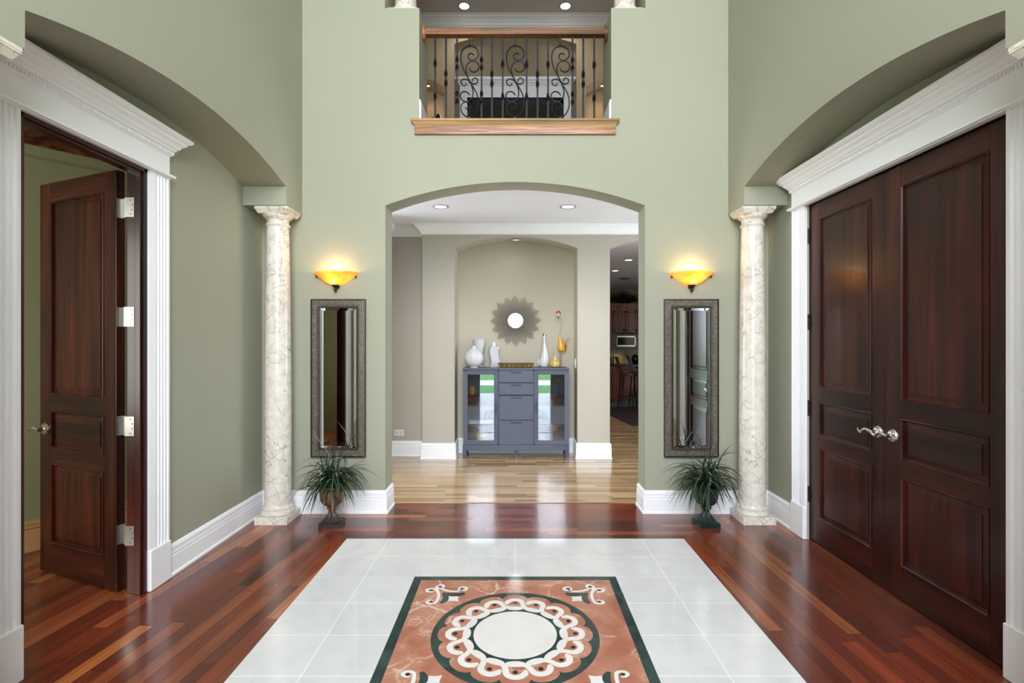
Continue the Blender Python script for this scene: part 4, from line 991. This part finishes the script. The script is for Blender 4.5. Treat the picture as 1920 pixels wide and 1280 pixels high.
# wavy square bottle vase
xb_ = TX(575); wv = MB(); vs = []; NZ = 20; Hh = TS(1115-780)
for i in range(NZ+1):
    t = i/NZ; dx = .010*sin(t*2*pi+.2)*1.0; w = .055+.004*cos(t*2*pi); dd = .034
    a = .55
    for px_, py_ in ((-w, -dd), (w, -dd), (w, dd), (-w, dd)):
        vs.append((xb_+dx+px_*cos(.35)-py_*sin(.35), 6.50+px_*sin(.35)+py_*cos(.35), ZT+.0005+Hh*t))
wv.add(vs, [(i*4+k, i*4+(k+1) % 4, (i+1)*4+(k+1) % 4, (i+1)*4+k) for i in range(NZ) for k in range(4)]+[(3, 2, 1, 0), tuple(range(4*NZ, 4*NZ+4))])
bo = thing('square_bottle_vase', 'white wavy square bottle vase between the round vase and the tray', 'vase', (xb_, 6.42, ZT))
wv.build('body', CERW, bo, smooth=True, sharp=50)
MB().box(xb_-.022, xb_+.022, 6.48, 6.52, ZT+Hh-.001, ZT+Hh+.058).build('neck', CERW, bo, bevel=.003)
# twig tray
tr = thing('twig_tray', 'long woven twig tray in gold and brown on the sideboard', 'tray', (TX(938), 6.40, ZT))
x0, x1 = TX(650, 6.36), TX(1228, 6.36); GOLD = mat('gold_twig', (190, 160, 92), .4, .2, var=.5, vscale=70); BRT = mat('brown_tray', (92, 64, 34), .55, var=.3, vscale=20)
MB().frus(x0+.015, x1-.015, 6.345, 6.42, ZT+.0005, x0-.004, x1+.004, 6.325, 6.44, ZT+.052).build('tray_body', BRT, tr, bevel=.008)
tw = MB(); rr = random.Random(5); xx = x0+.004
while xx < x1-.004:
    t = rr.uniform(-.003, .003); h_ = rr.uniform(.036, .052)
    if rr.random() < .8: tw.tube([(xx, 6.343, ZT+.006), (xx+t*.5, 6.333, ZT+.028), (xx+t, 6.322, ZT+h_)], rr.uniform(.0012, .0024), 5)
    xx += rr.uniform(.0045, .008)
o = tw.build('twigs', GOLD, tr); o['kind'] = 'stuff'
tp = MB().tube([(x0-.004, 6.325, ZT+.052), (x1+.004, 6.325, ZT+.052), (x1+.004, 6.44, ZT+.052), (x0-.004, 6.44, ZT+.052), (x0-.004, 6.325, ZT+.052)], .004, 6); tp.build('rim', BRT, tr)
# white hen
hx = TX(1405); hn = thing('ceramic_hen', 'tall white ceramic hen with a thin neck on the right of the sideboard', 'figurine', (hx, 6.42, ZT))
def oval(mb, rows, y, seg=20):      # rows: (cx, z, rx)
    vs = []
    for cx, z, rx in rows:
        for k in range(seg):
            a = 2*pi*k/seg; vs.append((cx+rx*cos(a), y+rx*.85*sin(a), z))
    n = len(rows); mb.add(vs, [(i*seg+k, i*seg+(k+1) % seg, (i+1)*seg+(k+1) % seg, (i+1)*seg+k) for i in range(n-1) for k in range(seg)]+[tuple(range(seg))[::-1], tuple(range((n-1)*seg, n*seg))])
    return mb
def rowz(lst, Y=YT): return [((TX(a, Y)+TX(b, Y))/2, ZT+.001+TS(1118-zy, Y), TS(b-a, Y)/2) for zy, a, b in lst]
HEN = [(1118, 1360, 1450), (1108, 1330, 1462), (1070, 1318, 1474), (1020, 1325, 1482), (970, 1338, 1482), (920, 1352, 1474), (860, 1364, 1460), (800, 1374, 1444), (740, 1380, 1430), (680, 1384, 1420), (630, 1384, 1420), (600, 1388, 1422), (580, 1394, 1416)]
oval(MB(), rowz(HEN), 6.42).build('body', CERW, hn, smooth=True, sharp=60)
tl = MB(); 
for zx, zy, r in ((1305, 1005, 18), (1300, 1040, 20), (1312, 1075, 18), (1325, 1030, 18)): tl.sphere((TX(zx), 6.42, ZT+TS(1118-zy)), TS(r), 12)
tl.build('tail', CERW, hn, smooth=True)
REDC = mat('red_glaze', (170, 36, 24), .25); DRED = mat('dark_red_glaze', (96, 28, 22), .3)
cm = MB()
for zx, zy, r in ((1386, 590, 13), (1392, 570, 10), (1424, 600, 10)): cm.sphere((TX(zx), 6.415, ZT+TS(1118-zy)), TS(r), 10)
cm.build('comb', DRED, hn, smooth=True)
# small amber bird
am = mat('amber_mottled_glass', (190, 164, 96), .2, var=.35, vscale=18)
gx = TX(1568); gb = thing('gourd_bird', 'small amber gourd-shaped bird between the white hen and the rooster', 'figurine', (gx, 6.38, ZT))
oval(MB(), rowz([(1118, 1520, 1612), (1105, 1496, 1642), (1070, 1482, 1656), (1040, 1484, 1654), (1010, 1504, 1638), (985, 1530, 1618), (965, 1546, 1602), (940, 1558, 1588), (915, 1560, 1582), (895, 1562, 1576)]), 6.38).build('body', am, gb, smooth=True)
MB().tube([(TX(1562), 6.38, ZT+TS(225)), (TX(1552), 6.375, ZT+TS(238))], .004, 8).tube([(TX(1556), 6.372, ZT+TS(205)), (TX(1548), 6.37, ZT+TS(200))], .003, 6).build('head', BLK, gb)
# glass rooster
rx_ = TX(1670, 6.5); ro = thing('glass_rooster', 'tall yellow glass rooster with curved neck and red tail at the right end', 'figurine', (rx_, 6.5, ZT))
def RP(zx, zy, y=6.5): return (TX(zx, y), y, ZT+TS(1118-zy, y)-.0)
MB().lathe([(0, 0), (.05, 0), (.05, .004), (.01, .008), (0, .008)], (TX(1672, 6.5), 6.5, ZT+.0005), 24).build('base', mat('dark_glass', (40, 44, 44), .1), ro, smooth=True)
for a, b in ((1655, 1660), (1682, 1676)): MB().tube([RP(a, 1115), RP(b, 850)], .004, 8).build('leg', mat('pink_glass', (178, 120, 100), .15), ro, smooth=True)
YEL = mat('yellow_glass', (216, 156, 30), .12, var=.1)
oval(MB(), [(a, z-.0, r) for a, z, r in rowz([(856, 1650, 1720), (848, 1634, 1742), (820, 1626, 1748), (780, 1626, 1735), (730, 1630, 1712), (680, 1636, 1690), (630, 1640, 1672), (590, 1644, 1662)], 6.5)], 6.5).build('body', YEL, ro, smooth=True)
nk = crv([RP(1652, 600), RP(1656, 540), RP(1672, 470), RP(1688, 410), RP(1686, 350), RP(1668, 305), RP(1640, 275)], 5)
MB().tube(nk, .0042, 8).build('neck', mat('clear_grey_glass', (176, 170, 150), .12), ro, smooth=True)
MB().sphere(RP(1632, 268), TS(26), 12, (1.1, 1, 1.2)).tube([RP(1612, 262), RP(1596, 275)], [.005, .0015], 8).build('head', mat('beige_glass', (214, 190, 160), .2), ro, smooth=True)
cb = MB()
for zx, zy, r in ((1608, 222, 12), (1622, 212, 13), (1640, 210, 13), (1656, 220, 12), (1664, 238, 11), (1600, 236, 11)): cb.sphere(RP(zx, zy, 6.498), TS(r), 10)
cb.build('comb', REDC, ro, smooth=True); MB().sphere(RP(1624, 298), TS(11), 10, (1, 1, 1.4)).build('wattle', BLK, ro, smooth=True)
for c_, m_ in (([(1700, 830), (1712, 770), (1704, 700), (1726, 630)], mat('orange_glass', (220, 96, 40), .15)), ([(1745, 848), (1750, 790), (1742, 730), (1770, 670), (1820, 640)], mat('dark_red_glass', (90, 30, 36), .15)), ([(1750, 852), (1762, 790), (1775, 720), (1810, 670), (1860, 656)], MATS['orange_glass']), ([(1730, 840), (1738, 780), (1748, 740)], REDC)):
    P = crv([RP(*q) for q in c_], 5); n = len(P); MB().tube(P, [.0065*(1-.75*i/(n-1)) for i in range(n)], 8).build('tail_feather', m_, ro, smooth=True)

# ---------------------------------------------------------------- sunburst mirror
SX, SZ, SY = (966.6-966)/960*6.58, CH+39/960*6.58, 6.58
sb = thing('sunburst_mirror', 'round sunburst mirror of thin dark rods on the niche wall', 'mirror', (SX, 6.6, SZ))
MB().lathe([(0, 0), (.105, 0), (.105, -.012), (0, -.012)], (SX, 6.598, SZ), 40, 'Y').build('backing', BRONZE, sb)
MB().lathe([(0, -.034), (.094, -.034), (.1, -.031), (.1, -.013), (0, -.013)], (SX, 6.598, SZ), 48, 'Y').build('mirror_glass', MIRR, sb)
RODM = mat('rod_bronze', (92, 80, 70), .35, .6)
NR = 96; pat = [.325, .300, .278, .262, .272, .292, .312, .30]
rr = random.Random(2)
for k in range(NR):
    a = 2*pi*(k+.25)/NR; ln = .262+.065*abs(((k+.0) % 6)-3)/3+rr.uniform(-.008, .008)
    y = 6.572+(.006 if k % 2 else 0); d = (cos(a), sin(a))
    MB().tube([(SX+d[0]*.07, y, SZ+d[1]*.07), (SX+d[0]*ln, y, SZ+d[1]*ln)], .0033, 6).build('rod', RODM, sb)

# ---------------------------------------------------------------- kitchen
KY = 12.0
def KX(px, Y=KY): return (px-966)/960*Y
def KZ(py, Y=KY): return CH+(640-py)/960*Y
def cabdoor(parent, x0, x1, z0, z1, y, knob):
    d = MB().box(x0, x1, y-.02, y, z0, z1); 
    d.box(x0+.05, x1-.05, y-.028, y-.018, z0+.05, z1-.05)
    for a in ((x0, x0+.045, z0, z1), (x1-.045, x1, z0, z1), (x0, x1, z0, z0+.045), (x0, x1, z1-.045, z1)): d.box(a[0], a[1], y-.032, y-.018, a[2], a[3])
    o = d.build('cabinet_door', KIT, parent, bevel=.003)
    MB().sphere((knob, y-.04, z0+.08), .012, 8).build('knob', BRONZE, o); return o
uc = thing('kitchen_wall_cabinet', 'wooden wall cabinet with two arched doors above the microwave', 'cabinet', (KX(1172), KY, KZ(622)))
box(KX(1142), KX(1230), KY, 12.44, KZ(624), KZ(581)).build('body', KIT, uc)
cc = MB(); 
for p, a, b in ((.02, 581, 577), (.05, 577, 573), (.08, 573, 569)): cc.box(KX(1142)-p, KX(1230)+p, KY-p, 12.44, KZ(a), KZ(b))
cc.build('cabinet_crown', KIT, uc)
cabdoor(uc, KX(1149.5), KX(1171), KZ(621), KZ(583), KY, KX(1169.5)); cabdoor(uc, KX(1173), KX(1194), KZ(621), KZ(583), KY, KX(1174.5)); cabdoor(uc, KX(1196), KX(1218), KZ(621), KZ(583), KY, KX(1216))
box(KX(1142), KX(1149), KY-.02, 12.44, KZ(654), KZ(624.1)).build('side_panel', KIT, uc)
mw = thing('microwave_oven', 'stainless framed microwave under the kitchen wall cabinet', 'microwave', (KX(1172), KY, KZ(653)))
box(KX(1149.3), KX(1196), KY, 12.44, KZ(653.5), KZ(626)).build('body', BLK, mw)
z0, z1, x0, x1 = KZ(649.3), KZ(629.8), KX(1156), KX(1191.5)
MB().box(x0, x1, KY-.03, KY, z1-.03, z1).box(x0, x1, KY-.03, KY, z0, z0+.03).box(x0, x0+.012, KY-.03, KY, z0, z1).box(x1-.02, x1, KY-.03, KY, z0, z1).build('door_frame', mat('stainless', (190, 170, 150), .25, .9), mw)
box(x0+.012, x1-.02, KY-.02, KY-.002, z0+.03, z1-.03).build('window', mat('black_glass', (8, 8, 9), .08), mw)
bt = MB()
for py in (633, 638, 643): bt.box(KX(1152.5), KX(1153.7), KY-.01, KY, KZ(py), KZ(py)+.02)
bt.build('buttons', mat('blue_button', (110, 140, 180), .4), mw)
lc = thing('kitchen_base_cabinet', 'dark wooden base cabinets with drawers behind the bar stool', 'cabinet', (KX(1172), 11.8, 0))
box(1.85, 4.6, 11.8, 12.44, .1, .87).build('body', KIT, lc); box(1.87, 4.6, 11.86, 12.44, 0, .1).build('toe_kick', BLK, lc)
for a, b in ((.69, .85), (.48, .67), (.13, .46)):
    d = box(2.02, 2.36, 11.78, 11.8, a, b).build('drawer', KIT, lc, bevel=.004); MB().sphere((2.19, 11.765, (a+b)/2), .012, 8).build('knob', BRONZE, d)
for k in range(3): cabdoor(lc, 2.40+k*.42, 2.80+k*.42, .13, .85, 11.8, 2.44+k*.42)
ct = mat('dark_granite', (26, 24, 26), .15, var=.3, vscale=60)
tag(box(1.83, 4.62, 11.76, 12.44, .87, .905).build('countertop', ct, bevel=.005), 'dark granite countertop along the kitchen wall', 'countertop')
struct('trim_13', box(1.85, 4.6, 12.43, 12.45, .905, KZ(655)), mat('backsplash_tile', (150, 132, 84), .4, var=.15, vscale=14), 'mustard tile backsplash under the microwave')
spot('undercabinet_lamp', (KX(1165), 12.25, KZ(654.5)), 4, (1, .8, .5), 130, .03)
cn = thing('canister', 'white printed canister on the kitchen counter right of the stool back', 'canister', (KX(1176.5), 12.0, .905))
box(KX(1173), KX(1181), 11.95, 12.05, .906, KZ(674)).build('body', mat('canister_white', (210, 196, 186), .4, var=.15, vscale=40), cn, bevel=.01); MB().lathe([(0, 0), (.04, 0), (.04, .02), (0, .024)], (KX(1177), 12.0, KZ(674)), 20).build('lid', PLAST, cn, smooth=True)
tag(MB().sphere((KX(1191), 12.0, 1.02), .09, 16, (1, 1, 1.25)).lathe([(0, 0), (.07, 0), (.075, .01), (.0, .012)], (KX(1191), 12.0, .906), 20).build('kettle', BLK, smooth=True), 'dark rounded kettle at the right end of the kitchen counter', 'kettle')
for i, px in enumerate((1143.5, 1147, 1151)):
    tag(MB().lathe([(0, 0), (.019, 0), (.02, .01), (.02, .1+.02*i), (.012, .13+.02*i), (.012, .17+.01*i), (0, .17+.01*i)], (KX(px), 12.1, .906), 16).build('bottle', BLK, smooth=True), ['dark bottle at the left end of the kitchen counter, shortest', 'middle dark bottle on the kitchen counter', 'tallest dark bottle on the kitchen counter, nearest the stool'][i], 'bottle', 'dark bottles on the kitchen counter')
pl = MB(); rr = random.Random(9); px0, pz0 = KX(1172), KZ(569)
for k in range(420):
    a = rr.uniform(0, 2*pi); t = rr.random()**.5; c_ = Vector((px0+cos(a)*t*.32, 12.12+sin(a)*t*.16, pz0+.04+abs(rr.gauss(0, .12))*(1.15-t)+.03))
    d = Vector((rr.gauss(0, 1), rr.gauss(0, .6), rr.gauss(.2, .7))).normalized(); n = d.cross(Vector((rr.random(), rr.random(), 1))).normalized()
    pl.add([c_-d*.035, c_+n*.018, c_+d*.045, c_-n*.018], [(0, 1, 2, 3)])
kp = thing('leafy_plant', 'dark leafy plant on top of the kitchen wall cabinet', 'plant', (px0, 12.12, pz0)); pl.build('foliage', mat('dark_leaf', (16, 26, 14), .7), kp)
MB().lathe([(0, 0), (.08, 0), (.11, .08), (0, .08)], (px0, 12.12, pz0), 16).build('pot', BLK, kp, smooth=True)
def stool(x, y, label):
    R = thing('bar_stool', label, 'bar stool', (x, y, 0), group='bar stools in the kitchen')
    for a, b in ((-1, -1), (-1, 1), (1, -1), (1, 1)): MB().tube([(x+a*.20, y+b*.19, 0), (x+a*.14, y+b*.14, .70)], .014, 8).build('leg', BLK, R)
    MB().tube([(x-.18, y-.17, .24), (x+.18, y-.17, .24), (x+.18, y+.17, .24), (x-.18, y+.17, .24), (x-.18, y-.17, .24)], .010, 6).build('foot_ring', mat('dark_steel', (70, 70, 74), .25, .9), R)
    MB().lathe([(0, .70), (.17, .70), (.18, .715), (.175, .745), (0, .755)], (x, y, 0), 28).build('seat', mat('brown_leather', (70, 44, 36), .3), R, smooth=True)
    bk = MB()
    for k in range(5):
        yy = y-.14+.07*k; bk.tube(crv([(x-.15, yy, .72), (x-.19, yy, .85), (x-.24, yy, 1.0), (x-.26, yy, 1.08)], 4), .008, 6)
    bk.tube([(x-.26, y-.16, 1.07), (x-.27, y, 1.09), (x-.26, y+.16, 1.07)], .016, 8).build('backrest', BLK, R); R.location.z = .0125
stool(2.40, 10.8, 'black bar stool with leather seat in the kitchen doorway, nearer one'); stool(2.75, 11.3, 'black bar stool behind the nearer stool in the kitchen')
rg = MB(); rg.prism([(1.98, 8.7), (3.3, 8.7), (3.3, 11.1), (1.7, 11.1)], 'Z', 0, .012)
tag(rg.build('kitchen_rug', mat('dark_rug', (46, 28, 26), .95, var=.3, vscale=12)), 'dark patterned rug on the kitchen floor under the stools', 'rug')
